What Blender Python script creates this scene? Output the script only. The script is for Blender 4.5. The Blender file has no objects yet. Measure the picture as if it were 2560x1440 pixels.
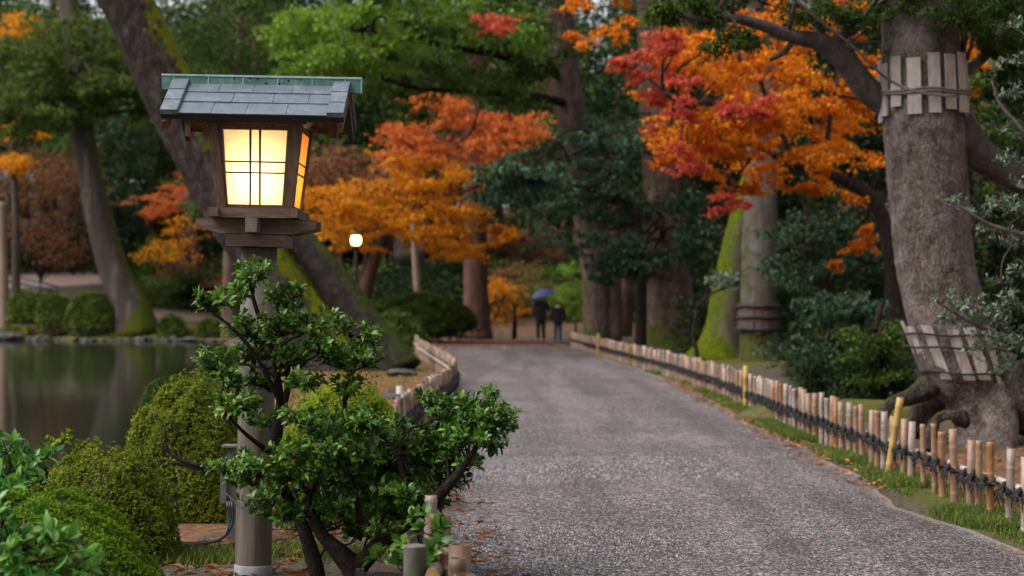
import bpy, math, random
import numpy as np
from mathutils import Vector, Matrix

SC = bpy.context.scene
COL = SC.collection
F = 2560 * 60 / 36.0            # focal length in photo pixels
CAMH = 1.3
HY = 764.0                      # horizon row in the photo

# ------------------------------------------------------------------ camera, sky, sun, exposure
cam = bpy.data.cameras.new('camera')
cam.lens = 60; cam.sensor_width = 36; cam.shift_y = 44 / 2560
cam.clip_start = 0.05; cam.clip_end = 2000
cam.dof.use_dof = True; cam.dof.focus_distance = 8.12; cam.dof.aperture_fstop = 2.8
cam.dof.aperture_blades = 9
camo = bpy.data.objects.new('camera', cam); COL.objects.link(camo)
camo.location = (0, 0, CAMH); camo.rotation_euler = (math.radians(90), 0, 0)
SC.camera = camo

SUN_EL, SUN_AZ = 50.0, 248.0    # azimuth clockwise from +Y: the bright part of the cloud is behind-left of the camera
W = bpy.data.worlds.new('World'); SC.world = W; W.use_nodes = True
nt = W.node_tree; nt.nodes.clear()
sky = nt.nodes.new('ShaderNodeTexSky'); sky.sky_type = 'NISHITA'; sky.sun_disc = False
sky.sun_elevation = math.radians(SUN_EL); sky.sun_rotation = math.radians(SUN_AZ)
sky.air_density = 1.0; sky.dust_density = 3.0; sky.ozone_density = 1.6
hs = nt.nodes.new('ShaderNodeHueSaturation'); hs.inputs['Saturation'].default_value = 0.22
bg = nt.nodes.new('ShaderNodeBackground'); bg.inputs['Strength'].default_value = 0.10
wo = nt.nodes.new('ShaderNodeOutputWorld')
nt.links.new(sky.outputs[0], hs.inputs['Color']); nt.links.new(hs.outputs[0], bg.inputs['Color'])
nt.links.new(bg.outputs[0], wo.inputs['Surface'])
sl = bpy.data.lights.new('sun', 'SUN'); sl.energy = 1.1; sl.angle = math.radians(50); sl.color = (1.0, 0.95, 0.93)
so = bpy.data.objects.new('sun', sl); COL.objects.link(so)
az, el = math.radians(SUN_AZ), math.radians(SUN_EL)
sd = Vector((math.sin(az) * math.cos(el), math.cos(az) * math.cos(el), math.sin(el)))
so.rotation_euler = sd.to_track_quat('Z', 'Y').to_euler(); so.location = sd * 60

SC.view_settings.view_transform = 'Standard'; SC.view_settings.look = 'None'
SC.view_settings.exposure = 1.4; SC.view_settings.gamma = 1.0; SC.view_settings.use_curve_mapping = False
SC.render.engine = 'CYCLES'
cy = SC.cycles
cy.use_denoising = True; cy.max_bounces = 7; cy.diffuse_bounces = 3; cy.glossy_bounces = 3
cy.transmission_bounces = 4; cy.transparent_max_bounces = 4; cy.caustics_reflective = False; cy.caustics_refractive = False
cy.sample_clamp_indirect = 6.0; cy.use_adaptive_sampling = True; cy.adaptive_threshold = 0.015

# ------------------------------------------------------------------ helpers
def P(px, py, D):
    return np.array([(px - 1280) / F * D, D, CAMH - (py - HY) / F * D])
def rng_(s): return np.random.default_rng(s)
ORG = {}
def new_obj(name, data, parent=None):
    o = bpy.data.objects.new(name, data); COL.objects.link(o)
    if parent is not None:
        o.parent = parent; ORG[o.name] = ORG.get(parent.name, np.zeros(3))
    else:
        ORG[o.name] = np.zeros(3)
    return o
def tag(o, label=None, cat=None, group=None, kind=None):
    if label: o['label'] = label
    if cat: o['category'] = cat
    if group: o['group'] = group
    if kind: o['kind'] = kind
    return o
def thing(name, label, cat, loc=(0, 0, 0), group=None, rot=None):
    o = bpy.data.objects.new(name, None); COL.objects.link(o)
    o.empty_display_size = 0.1
    o.location = [float(v) for v in loc]
    if rot: o.rotation_euler = rot
    ORG[o.name] = np.array(loc, float)
    return tag(o, label, cat, group)

def make_mesh(name, V, faces_list, mat=None, smooth=True):
    """V (n,3); faces_list: list of int arrays (m,k), each of one polygon size."""
    me = bpy.data.meshes.new(name)
    V = np.ascontiguousarray(V, dtype=np.float32)
    me.vertices.add(len(V)); me.vertices.foreach_set('co', V.ravel())
    fl = [np.asarray(f, dtype=np.int32) for f in faces_list if len(f)]
    nl = sum(f.size for f in fl); npoly = sum(len(f) for f in fl)
    me.loops.add(nl); me.polygons.add(npoly)
    me.loops.foreach_set('vertex_index', np.concatenate([f.ravel() for f in fl]))
    st = []; c = 0
    for f in fl:
        k = f.shape[1]; st.append(c + np.arange(len(f)) * k); c += f.size
    me.polygons.foreach_set('loop_start', np.concatenate(st).astype(np.int32))
    me.polygons.foreach_set('use_smooth', np.full(npoly, smooth, dtype=bool))
    me.update(calc_edges=True)
    if mat: me.materials.append(mat)
    return me

class MB:
    """collects pieces, then links them as one mesh object"""
    def __init__(self): self.V = []; self.F = {}; self.n = 0
    def add(self, V, faces):
        V = np.asarray(V, float)
        for f in faces:
            f = np.asarray(f)
            if f.size == 0: continue
            if f.ndim == 1: f = f[None]
            self.F.setdefault(f.shape[1], []).append(f + self.n)
        self.V.append(V); self.n += len(V); return self
    def hexa(self, b, t):
        """b, t: four bottom and four top corners, both anticlockwise from above"""
        self.add(list(b) + list(t), [np.array([[3, 2, 1, 0], [4, 5, 6, 7], [0, 1, 5, 4], [1, 2, 6, 5], [2, 3, 7, 6], [3, 0, 4, 7]])]); return self
    def box(self, x0, x1, y0, y1, z0, z1, M=None):
        b = [(x0, y0, z0), (x1, y0, z0), (x1, y1, z0), (x0, y1, z0)]
        t = [(x0, y0, z1), (x1, y0, z1), (x1, y1, z1), (x0, y1, z1)]
        A = np.array(b + t, float)
        if M is not None: A = A @ np.array(M)[:3, :3].T + np.array(M)[:3, 3] if np.array(M).shape[0] == 4 else A @ np.array(M).T
        return self.hexa(A[:4], A[4:])
    def tube(self, pts, rad, n=8, caps=True, lobes=None, rough=0.0, seed=0):
        pts = np.asarray(pts, float); k = len(pts)
        rad = np.broadcast_to(np.asarray(rad, float), (k,)).copy()
        T = np.gradient(pts, axis=0); T /= np.linalg.norm(T, axis=1)[:, None] + 1e-12
        ref = np.array([1.0, 0, 0]) if abs(T[0][0]) < 0.8 else np.array([0, 1.0, 0])
        N = np.zeros((k, 3)); nn = ref - T[0] * ref.dot(T[0]); nn /= np.linalg.norm(nn); N[0] = nn
        for i in range(1, k):
            nn = N[i - 1] - T[i] * N[i - 1].dot(T[i]); N[i] = nn / (np.linalg.norm(nn) + 1e-12)
        B = np.cross(T, N)
        a = np.linspace(0, 2 * np.pi, n, endpoint=False)
        R = np.repeat(rad[:, None], n, 1)
        if lobes is not None: R = R * lobes(np.linspace(0, 1, k)[:, None], a[None, :])
        if rough:
            r = rng_(seed); s = np.concatenate([[0], np.cumsum(np.linalg.norm(np.diff(pts, axis=0), axis=1))])[:, None]
            for q in range(6):
                m = r.integers(1, 6); w = r.uniform(0.5, 4.0) / max(rad.max(), .02) * .35
                R = R * (1 + rough / (1 + .4 * q) * np.sin(m * a[None, :] + w * s + r.uniform(0, 6.3)) * np.cos(w * .63 * s + r.uniform(0, 6.3)))
            R = R * (1 + rough * .35 * r.normal(size=R.shape))
        V = pts[:, None, :] + R[:, :, None] * (np.cos(a)[None, :, None] * N[:, None, :] + np.sin(a)[None, :, None] * B[:, None, :])
        V = V.reshape(-1, 3)
        i = np.arange(k - 1)[:, None] * n; j = np.arange(n)[None, :]; j2 = (j + 1) % n
        q = np.stack([i + j, i + j2, i + n + j2, i + n + j], -1).reshape(-1, 4)
        fs = [q]
        if caps: fs += [np.arange(n)[::-1][None], (np.arange(n) + (k - 1) * n)[None]]
        return self.add(V, fs)
    def lathe(self, prof, n=12, c=(0, 0, 0), sx=1, sy=1):
        prof = np.asarray(prof, float); k = len(prof)
        a = np.linspace(0, 2 * np.pi, n, endpoint=False)
        V = np.stack([prof[:, 0][:, None] * np.cos(a) * sx + c[0], prof[:, 0][:, None] * np.sin(a) * sy + c[1],
                      np.repeat(prof[:, 1][:, None], n, 1) + c[2]], -1).reshape(-1, 3)
        i = np.arange(k - 1)[:, None] * n; j = np.arange(n)[None, :]; j2 = (j + 1) % n
        q = np.stack([i + j, i + j2, i + n + j2, i + n + j], -1).reshape(-1, 4)
        return self.add(V, [q])
    def arrays(self):
        return np.concatenate(self.V), [np.concatenate(v) for v in self.F.values()]
    def build(self, name, mat, parent=None, world=False, smooth=False, **kw):
        V, fl = self.arrays()
        if world and parent is not None: V = V - ORG[parent.name]
        me = make_mesh(name, V, fl, mat, smooth)
        return tag(new_obj(name, me, parent), **kw)

def spline(pts, step):
    """Catmull-Rom through rows of (x,y,z,...) resampled at about `step`"""
    p = np.asarray(pts, float)
    p = np.vstack([2 * p[0] - p[1], p, 2 * p[-1] - p[-2]])
    out = []
    for i in range(1, len(p) - 2):
        L = np.linalg.norm(p[i + 1, :3] - p[i, :3]); m = max(2, int(math.ceil(L / step)))
        t = np.linspace(0, 1, m, endpoint=False)[:, None]
        a, b, c, d = p[i - 1], p[i], p[i + 1], p[i + 2]
        out.append(.5 * ((2 * b) + (c - a) * t + (2 * a - 5 * b + 4 * c - d) * t ** 2 + (3 * b - a - 3 * c + d) * t ** 3))
    out.append(p[-2][None])
    return np.vstack(out)

def unit(v): return v / (np.linalg.norm(v, axis=-1, keepdims=True) + 1e-12)
def frames(direction, normal):
    """rotation matrices whose x = direction and z close to normal"""
    x = unit(direction); z = unit(normal - x * (normal * x).sum(-1, keepdims=True)); y = np.cross(z, x)
    return np.stack([x, y, z], -1)
LEAF_DIAMOND = (np.array([(0, 0, 0), (.48, -.5, .10), (1, 0, -.08), (.48, .5, .10)]), np.array([(0, 1, 2), (0, 2, 3)]))
LEAF_STAR = (np.array([(0, 0, 0), (.15, -.5, .06), (.45, -.2, 0), (1, 0, -.12), (.45, .2, 0), (.15, .5, .06)]),
             np.array([(0, 1, 2), (0, 2, 3), (0, 3, 4), (0, 4, 5)]))
LEAF_OVAL = (np.array([(0, 0, 0), (.14, -.18, .03), (.4, -.46, .08), (.7, -.36, .06), (1, 0, -.10), (.7, .36, .06), (.4, .46, .08), (.14, .18, .03), (.4, 0, 0), (.7, 0, -.01)]),
             np.array([(0, 1, 8), (1, 2, 8), (2, 3, 9), (2, 9, 8), (3, 4, 9), (4, 5, 9), (5, 6, 9), (6, 8, 9), (6, 7, 8), (7, 0, 8)]))
def leaf_arrays(tmpl, pos, R, length, width):
    tv, tf = tmpl; n = len(pos)
    L = np.broadcast_to(length, (n,)); Wd = np.broadcast_to(width, (n,))
    S = np.stack([L, Wd, L], -1)[:, None, :] * tv[None]
    V = np.einsum('nij,nkj->nki', R, S) + pos[:, None, :]
    fc = tf[None] + (np.arange(n) * len(tv))[:, None, None]
    return V.reshape(-1, 3), fc.reshape(-1, tf.shape[1])

def link(nt_, a, b): nt_.links.new(a, b)
def new_mat(name):
    m = bpy.data.materials.new(name); m.use_nodes = True
    t = m.node_tree; b = t.nodes['Principled BSDF']; return m, t, b
def ramp(t, fac, cols):
    r = t.nodes.new('ShaderNodeValToRGB'); e = r.color_ramp.elements
    while len(e) < len(cols): e.new(0.5)
    for i, (p, c) in enumerate(cols):
        e[i].position = p; e[i].color = (c[0], c[1], c[2], 1)
    if fac is not None: t.links.new(fac, r.inputs[0])
    return r.outputs[0]
def coords(t, scale=(1, 1, 1), kind='Object'):
    tc = t.nodes.new('ShaderNodeTexCoord'); mp = t.nodes.new('ShaderNodeMapping')
    mp.inputs['Scale'].default_value = scale
    t.links.new(tc.outputs[kind], mp.inputs['Vector']); return mp.outputs[0]
def noise(t, vec, scale, detail=4, rough=.55, dist=0):
    n = t.nodes.new('ShaderNodeTexNoise'); n.inputs['Scale'].default_value = scale; n.inputs['Detail'].default_value = detail
    n.inputs['Roughness'].default_value = rough; n.inputs['Distortion'].default_value = dist
    if vec is not None: t.links.new(vec, n.inputs['Vector'])
    return n.outputs[0]
def math_(t, op, a, b=None, clamp=False):
    m = t.nodes.new('ShaderNodeMath'); m.operation = op; m.use_clamp = clamp
    for i, v in enumerate((a, b)):
        if v is None: continue
        if isinstance(v, (int, float)): m.inputs[i].default_value = v
        else: t.links.new(v, m.inputs[i])
    return m.outputs[0]
def mixc(t, f, a, b, mode='MIX'):
    m = t.nodes.new('ShaderNodeMix'); m.data_type = 'RGBA'; m.blend_type = mode
    ins = [m.inputs[0], m.inputs[6], m.inputs[7]]
    for s, v in zip(ins, (f, a, b)):
        if isinstance(v, (int, float)): s.default_value = v
        elif isinstance(v, tuple): s.default_value = (*v[:3], 1)
        else: t.links.new(v, s)
    return m.outputs[2]
def bump(t, b, h, strength=.5, dist=.02):
    n = t.nodes.new('ShaderNodeBump'); n.inputs['Strength'].default_value = strength; n.inputs['Distance'].default_value = dist
    t.links.new(h, n.inputs['Height']); t.links.new(n.outputs[0], b.inputs['Normal'])
def simple_mat(name, cols, scale=8, stretch=(1, 1, 1), rough=.7, bstr=.3, bdist=.01, detail=6, objrand=0.0, spec=.4, metallic=0.0):
    m, t, b = new_mat(name); v = coords(t, stretch); n = noise(t, v, scale, detail, .6)
    f = math_(t, 'MULTIPLY_ADD', n, 1.8, True); f.node.inputs[2].default_value = -.4
    if objrand:
        oi = t.nodes.new('ShaderNodeObjectInfo')
        f2 = math_(t, 'MULTIPLY', oi.outputs['Random'], objrand); f1 = math_(t, 'MULTIPLY', f, 1 - objrand); f = math_(t, 'ADD', f1, f2)
    c = ramp(t, f, cols); t.links.new(c, b.inputs['Base Color'])
    b.inputs['Roughness'].default_value = rough; b.inputs['Specular IOR Level'].default_value = spec; b.inputs['Metallic'].default_value = metallic
    if bstr: bump(t, b, n, bstr, bdist)
    return m
def leaf_mat(name, cols, rough=.5, trans=.3, nscale=.35, nmix=.45, spec=.35):
    m, t, b = new_mat(name)
    g = t.nodes.new('ShaderNodeNewGeometry'); v = coords(t); n = noise(t, v, nscale, 3, .6)
    n2 = math_(t, 'MULTIPLY_ADD', n, 2.2, True); n2.node.inputs[2].default_value = -.6
    oi = t.nodes.new('ShaderNodeObjectInfo')
    r = math_(t, 'MULTIPLY', g.outputs['Random Per Island'], 1 - nmix); f = math_(t, 'ADD', r, math_(t, 'MULTIPLY', n2, nmix))
    f = math_(t, 'ADD', f, math_(t, 'MULTIPLY', oi.outputs['Random'], .14)); f.node.use_clamp = True
    c = ramp(t, f, cols); t.links.new(c, b.inputs['Base Color'])
    b.inputs['Roughness'].default_value = rough; b.inputs['Specular IOR Level'].default_value = spec
    tr = t.nodes.new('ShaderNodeBsdfTranslucent'); t.links.new(c, tr.inputs['Color'])
    mx = t.nodes.new('ShaderNodeMixShader'); mx.inputs[0].default_value = trans
    t.links.new(b.outputs[0], mx.inputs[1]); t.links.new(tr.outputs[0], mx.inputs[2])
    t.links.new(mx.outputs[0], t.nodes['Material Output'].inputs['Surface'])
    return m
def bark_mat(name, cols, moss=None, cracks=None, mossdir=(-.6, -.3, .7), mosslow=.35, mosshigh=.75, scale=5, vstretch=.3, low=None, lichen=None):
    m, t, b = new_mat(name); v = coords(t, (1, 1, vstretch))
    n = noise(t, v, scale, 7, .65, .3); n2 = noise(t, v, scale * 5, 5, .6)
    f = math_(t, 'MULTIPLY_ADD', math_(t, 'ADD', math_(t, 'MULTIPLY', n, .65), math_(t, 'MULTIPLY', n2, .35)), 2.2, True); f.node.inputs[2].default_value = -.6
    c = ramp(t, f, cols)
    if lichen:
        ln = noise(t, coords(t), 3.2, 5, .65); c = mixc(t, ramp(t, ln, [(.52, (0, 0, 0)), (.66, (.8, .8, .8))]), c, lichen)
    h = f
    if cracks:
        vo = t.nodes.new('ShaderNodeTexVoronoi'); vo.feature = 'DISTANCE_TO_EDGE'; vo.inputs['Scale'].default_value = cracks
        dv = t.nodes.new('ShaderNodeVectorMath'); dv.operation = 'MULTIPLY_ADD'; nn_ = t.nodes.new('ShaderNodeTexNoise'); nn_.inputs['Scale'].default_value = cracks * .9; t.links.new(v, nn_.inputs['Vector'])
        t.links.new(nn_.outputs['Color'], dv.inputs[0]); dv.inputs[1].default_value = (.8 / cracks,) * 3; t.links.new(v, dv.inputs[2]); t.links.new(dv.outputs[0], vo.inputs['Vector'])
        ck = ramp(t, vo.outputs['Distance'], [(0, (.68, .66, .64)), (.12, (.92, .91, .90)), (.3, (1, 1, 1))]); c = mixc(t, 1.0, c, ck, 'MULTIPLY'); h = math_(t, 'ADD', f, ck)
    if moss:
        g = t.nodes.new('ShaderNodeNewGeometry'); d = t.nodes.new('ShaderNodeVectorMath'); d.operation = 'DOT_PRODUCT'
        t.links.new(g.outputs['Normal'], d.inputs[0]); d.inputs[1].default_value = Vector(mossdir).normalized()
        k = math_(t, 'ADD', d.outputs['Value'], math_(t, 'MULTIPLY', noise(t, coords(t), 3.4, 8, .75), 2.4))
        k = math_(t, 'ADD', k, -1.2)
        if low:   # moss climbs the foot of the trunk on every side
            sx = t.nodes.new('ShaderNodeSeparateXYZ'); tc = t.nodes.new('ShaderNodeTexCoord'); t.links.new(tc.outputs['Object'], sx.inputs[0])
            q = math_(t, 'MULTIPLY_ADD', sx.outputs[2], -1.0 / low, True); q.node.inputs[2].default_value = 1.0
            k = math_(t, 'ADD', k, math_(t, 'MULTIPLY', q, 1.2))
        mk = ramp(t, k, [(mosslow, (0, 0, 0)), (mosshigh, (1, 1, 1))])
        mc = ramp(t, noise(t, coords(t), 14, 4), [(.32, tuple(x * .38 for x in moss)), (.52, tuple(x * .8 for x in moss)), (.7, tuple(x * 1.15 for x in moss))])
        c = mixc(t, mk, c, mc)
    t.links.new(c, b.inputs['Base Color']); b.inputs['Roughness'].default_value = .9; b.inputs['Specular IOR Level'].default_value = .12
    bump(t, b, h, .8, .03)
    return m

# ------------------------------------------------------------------ materials
M = {}
M['cedar_bark'] = bark_mat('cedar_bark', cracks=8, cols=[(0, (.035, .018, .014)), (.5, (.10, .052, .040)), (1, (.17, .10, .08))], scale=4, vstretch=.12)
M['grey_bark'] = bark_mat('grey_bark', cracks=30, cols=[(0, (.012, .009, .008)), (.42, (.115, .088, .076)), (.8, (.26, .21, .19)), (1, (.40, .345, .32))], scale=9, vstretch=.5, lichen=(.24, .205, .195))
M['root_bark'] = bark_mat('dark_root_bark', cracks=22, cols=[(0, (.010, .008, .007)), (.45, (.055, .042, .036)), (1, (.17, .14, .125))], moss=(.07, .08, .01), mossdir=(-.3, -.2, 1), mosslow=.75, mosshigh=1.15, scale=8, vstretch=.8)
M['smooth_bark'] = bark_mat('smooth_bark', [(0, (.04, .032, .026)), (.5, (.10, .083, .07)), (1, (.19, .165, .145))], moss=(.07, .07, .014), low=1.2, mosslow=.55, mosshigh=.95, scale=4, vstretch=.2)
M['brown_bark'] = bark_mat('brown_bark', cracks=7, cols=[(0, (.03, .02, .017)), (.5, (.12, .075, .062)), (1, (.30, .22, .20))], scale=3, vstretch=.3, moss=(.09, .10, .02), low=.8, mosslow=.6, mosshigh=1.0)
M['mossy_bark'] = bark_mat('mossy_bark', [(0, (.035, .03, .02)), (.5, (.085, .07, .045)), (1, (.14, .12, .08))], moss=(.085, .112, .002), mossdir=(-1, -.2, .2), low=.6, mosslow=.42, mosshigh=.85)
M['leaning_bark'] = bark_mat('leaning_bark', cracks=9, cols=[(0, (.010, .007, .006)), (.5, (.040, .029, .025)), (1, (.15, .12, .11))], moss=(.14, .155, .006), mossdir=(.72, -.15, .7), mosslow=.50, mosshigh=.70, scale=6, vstretch=.5)
M['stem_bark'] = bark_mat('dark_stem_bark', [(0, (.010, .009, .007)), (.5, (.026, .021, .017)), (1, (.075, .062, .052))], cracks=8, moss=(.05, .062, .010), mossdir=(.72, -.15, .7), mosslow=.45, mosshigh=.9, scale=6, vstretch=.5)
M['far_bark'] = bark_mat('far_bark', [(0, (.05, .035, .03)), (.5, (.058, .044, .036)), (1, (.19, .155, .13))], moss=(.085, .10, .008), mossdir=(.95, -.1, .3), low=2.0, mosslow=.8, mosshigh=1.1, scale=2.2, vstretch=.15)
M['twig'] = bark_mat('twig', [(0, (.010, .007, .006)), (.5, (.025, .017, .014)), (1, (.06, .048, .04))], scale=18, vstretch=.5)
M['limb'] = bark_mat('limb', [(0, (.04, .032, .028)), (.5, (.10, .082, .075)), (1, (.20, .17, .16))], scale=8, vstretch=.5)
M['camellia'] = leaf_mat('camellia_leaf', [(0, (.010, .036, .007)), (.4, (.036, .108, .011)), (.8, (.11, .215, .02)), (.985, (.16, .25, .03)), (1, (.35, .25, .02))], rough=.3, trans=.25, nscale=3, nmix=.3, spec=.38)
M['azalea'] = leaf_mat('azalea_leaf', [(0, (.035, .055, .008)), (.4, (.11, .15, .014)), (.8, (.22, .26, .02)), (.97, (.30, .30, .035)), (1, (.30, .14, .05))], rough=.55, trans=.3, nscale=5, nmix=.35, spec=0.1)
M['azalea_bright'] = leaf_mat('azalea_bright_leaf', [(0, (.06, .09, .010)), (.4, (.18, .26, .016)), (.85, (.32, .40, .025)), (1, (.36, .34, .05))], rough=.55, trans=.3, nscale=5, nmix=.35, spec=0.1)
M['azalea_moss'] = leaf_mat('azalea_mossy_leaf', [(0, (.03, .06, .006)), (.4, (.11, .20, .012)), (.85, (.22, .34, .02)), (1, (.24, .20, .04))], rough=.6, trans=.3, nscale=6, nmix=.4, spec=0.1)
M['fore'] = leaf_mat('foreground_leaf', [(0, (.02, .085, .015)), (.5, (.065, .21, .03)), (.9, (.18, .38, .05)), (1, (.34, .46, .14))], rough=.3, trans=.25, nscale=4, nmix=.3, spec=.5)
M['teal'] = leaf_mat('teal_leaf', [(0, (.006, .017, .008)), (.5, (.026, .064, .028)), (1, (.10, .175, .085))], rough=.35, trans=.2, nmix=.35, spec=0.25)
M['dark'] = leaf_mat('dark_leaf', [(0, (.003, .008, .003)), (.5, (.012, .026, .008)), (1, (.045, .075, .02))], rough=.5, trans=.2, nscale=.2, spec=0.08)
M['green'] = leaf_mat('green_leaf', [(0, (.04, .085, .010)), (.5, (.13, .24, .025)), (1, (.30, .42, .05))], rough=.5, trans=.35, spec=0.15)
M['midgreen'] = leaf_mat('mid_green_leaf', [(0, (.012, .025, .006)), (.5, (.044, .082, .014)), (1, (.13, .19, .035))], rough=.5, trans=.3, spec=0.12)
M['olive'] = leaf_mat('olive_needle', [(0, (.02, .034, .008)), (.5, (.075, .115, .02)), (1, (.18, .22, .04))], rough=.6, trans=.25, nscale=.5, spec=0.12)
M['orange'] = leaf_mat('orange_leaf', [(0, (.10, .05, .010)), (.12, (.28, .045, .008)), (.4, (.52, .11, .007)), (.7, (.74, .23, .010)), (1, (.88, .46, .04))], rough=.5, trans=.4, nscale=1.1, nmix=.4, spec=0.12)
M['amber'] = leaf_mat('amber_leaf', [(0, (.12, .07, .012)), (.12, (.32, .09, .012)), (.45, (.62, .22, .012)), (1, (.90, .48, .03))], rough=.5, trans=.4, nscale=.6, nmix=.4, spec=0.12)
M['red'] = leaf_mat('red_leaf', [(0, (.28, .025, .025)), (.5, (.56, .075, .055)), (1, (.70, .20, .06))], rough=.5, trans=.4, nscale=1.2, spec=0.15)
M['salmon'] = leaf_mat('salmon_leaf', [(0, (.24, .05, .022)), (.5, (.56, .14, .035)), (1, (.75, .26, .04))], rough=.5, trans=.4, nscale=.6, spec=0.15)
M['rust'] = leaf_mat('rust_leaf', [(0, (.08, .035, .02)), (.5, (.20, .085, .045)), (1, (.34, .16, .08))], rough=.6, trans=.3, nscale=.5, spec=0.1)
M['glossy'] = leaf_mat('grey_green_leaf', [(0, (.03, .05, .03)), (.5, (.075, .115, .065)), (1, (.16, .22, .13))], rough=.28, trans=.15, nscale=2, nmix=.3, spec=.6)
M['grass'] = leaf_mat('grass_blade', [(0, (.10, .07, .03)), (.25, (.06, .085, .016)), (.6, (.10, .155, .025)), (.9, (.19, .23, .045)), (1, (.30, .24, .11))], rough=.5, trans=.3, nscale=2, spec=0.15)
M['litter'] = leaf_mat('fallen_leaf', [(0, (.08, .026, .014)), (.4, (.24, .075, .028)), (.8, (.37, .15, .055)), (1, (.46, .29, .13))], rough=.6, trans=.15, nscale=1.5, nmix=.2, spec=0.15)
M['core'] = simple_mat('twig_mass', [(0, (.016, .018, .006)), (1, (.05, .05, .018))], 14, rough=.9)
M['dead_bloom'] = leaf_mat('withered_bloom', [(0, (.05, .02, .02)), (1, (.16, .07, .06))], rough=.7, trans=.1)
M['wood'] = simple_mat('lantern_wood', [(0, (.045, .022, .012)), (.5, (.10, .052, .030)), (1, (.17, .10, .065))], 10, (6, 6, 1), .6, .25, .004)
M['woodx'] = simple_mat('lantern_wood_across', [(0, (.05, .028, .018)), (.5, (.115, .068, .044)), (1, (.20, .135, .10))], 10, (1, 6, 6), .6, .25, .004)
M['wood_end'] = simple_mat('end_grain', [(0, (.07, .05, .04)), (1, (.20, .16, .135))], 40, (1, 1, 1), .8, .3, .003)
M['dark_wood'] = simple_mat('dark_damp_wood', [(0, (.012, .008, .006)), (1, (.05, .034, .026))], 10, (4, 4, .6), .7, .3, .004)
M['post'] = simple_mat('post_wood', [(0, (.05, .04, .03)), (.5, (.115, .092, .07)), (1, (.18, .15, .12))], 5, (8, 8, .35), .65, .3, .004)
M['stump'] = simple_mat('mossy_timber', [(0, (.03, .032, .018)), (.5, (.075, .072, .05)), (1, (.14, .13, .10))], 8, (3, 3, .6), .8, .3, .004)
M['concrete'] = simple_mat('concrete', [(0, (.17, .17, .17)), (1, (.30, .30, .30))], 40, rough=.9, bstr=.3, bdist=.003)
M['metal_box'] = simple_mat('grey_painted_metal', [(0, (.10, .085, .075)), (1, (.16, .14, .125))], 20, rough=.45, bstr=.05)
M['cable'] = simple_mat('black_cable', [(0, (.012, .012, .014)), (1, (.03, .03, .034))], 20, rough=.4, bstr=0)
M['rope'] = simple_mat('black_hemp_rope', [(0, (.006, .006, .007)), (1, (.028, .027, .028))], 60, rough=.9, bstr=.5, bdist=.004)
M['greyrope'] = simple_mat('grey_rope', [(0, (.10, .09, .09)), (1, (.24, .22, .22))], 60, rough=.8, bstr=.4, bdist=.003)
M['black_paint'] = simple_mat('black_paint', [(0, (.012, .012, .016)), (1, (.03, .03, .038))], 10, rough=.35, bstr=0)
M['batten'] = simple_mat('weathered_batten', [(0, (.12, .085, .07)), (.4, (.36, .30, .26)), (1, (.60, .54, .49))], 9, (3, 3, .8), .8, .3, .006, objrand=.3)
M['batten_dark'] = simple_mat('reddish_batten', [(0, (.035, .02, .018)), (1, (.12, .072, .066))], 7, (3, 3, .8), .8, .3, .006, objrand=.3)
M['stone'] = simple_mat('pond_stone', [(0, (.02, .018, .015)), (.5, (.05, .048, .04)), (.8, (.10, .095, .085)), (1, (.07, .08, .015))], 2.5, rough=.8, bstr=.6, bdist=.05)
M['pole'] = simple_mat('pale_pole', [(0, (.13, .08, .055)), (1, (.25, .165, .115))], 4, (3, 3, .3), .7, .2)
def bamboo_mat():
    m, t, b = new_mat('bamboo_skin'); oi = t.nodes.new('ShaderNodeObjectInfo'); v = coords(t, (1, 1, .25))
    n = noise(t, v, 24, 5, .6)
    base = ramp(t, oi.outputs['Random'], [(0, (.40, .34, .31)), (.25, (.31, .245, .21)), (.48, (.33, .21, .15)), (.66, (.34, .215, .135)), (.8, (.31, .26, .23)), (.93, (.34, .15, .045)), (1, (.34, .13, .03))])
    oin = math_(t, 'MULTIPLY_ADD', n, .9); oin.node.inputs[2].default_value = .52
    dirt = ramp(t, noise(t, coords(t), 9, 5, .7), [(.48, (1, 1, 1)), (.72, (.55, .47, .42))])
    c = mixc(t, 1.0, mixc(t, 1.0, mixc(t, 1.0, base, oin, 'MULTIPLY'), dirt, 'MULTIPLY'), (.86, .80, .74), 'MULTIPLY')
    t.links.new(c, b.inputs['Base Color']); b.inputs['Roughness'].default_value = .5; bump(t, b, n, .15, .003); return m
M['bamboo'] = bamboo_mat()
M['bamboo_new'] = simple_mat('fresh_bamboo', [(0, (.24, .14, .035)), (.5, (.36, .23, .065)), (1, (.46, .32, .11))], 12, (1, 1, .3), .5, .15, .003)
M['bamboo_rail'] = simple_mat('rail_bamboo', [(0, (.30, .24, .21)), (1, (.50, .43, .39))], 10, (1, .3, 1), .5, .1, .003)
M['bamboo_in'] = simple_mat('bamboo_hollow', [(0, (.10, .06, .03)), (1, (.20, .13, .07))], 20, rough=.9, bstr=0)
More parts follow.
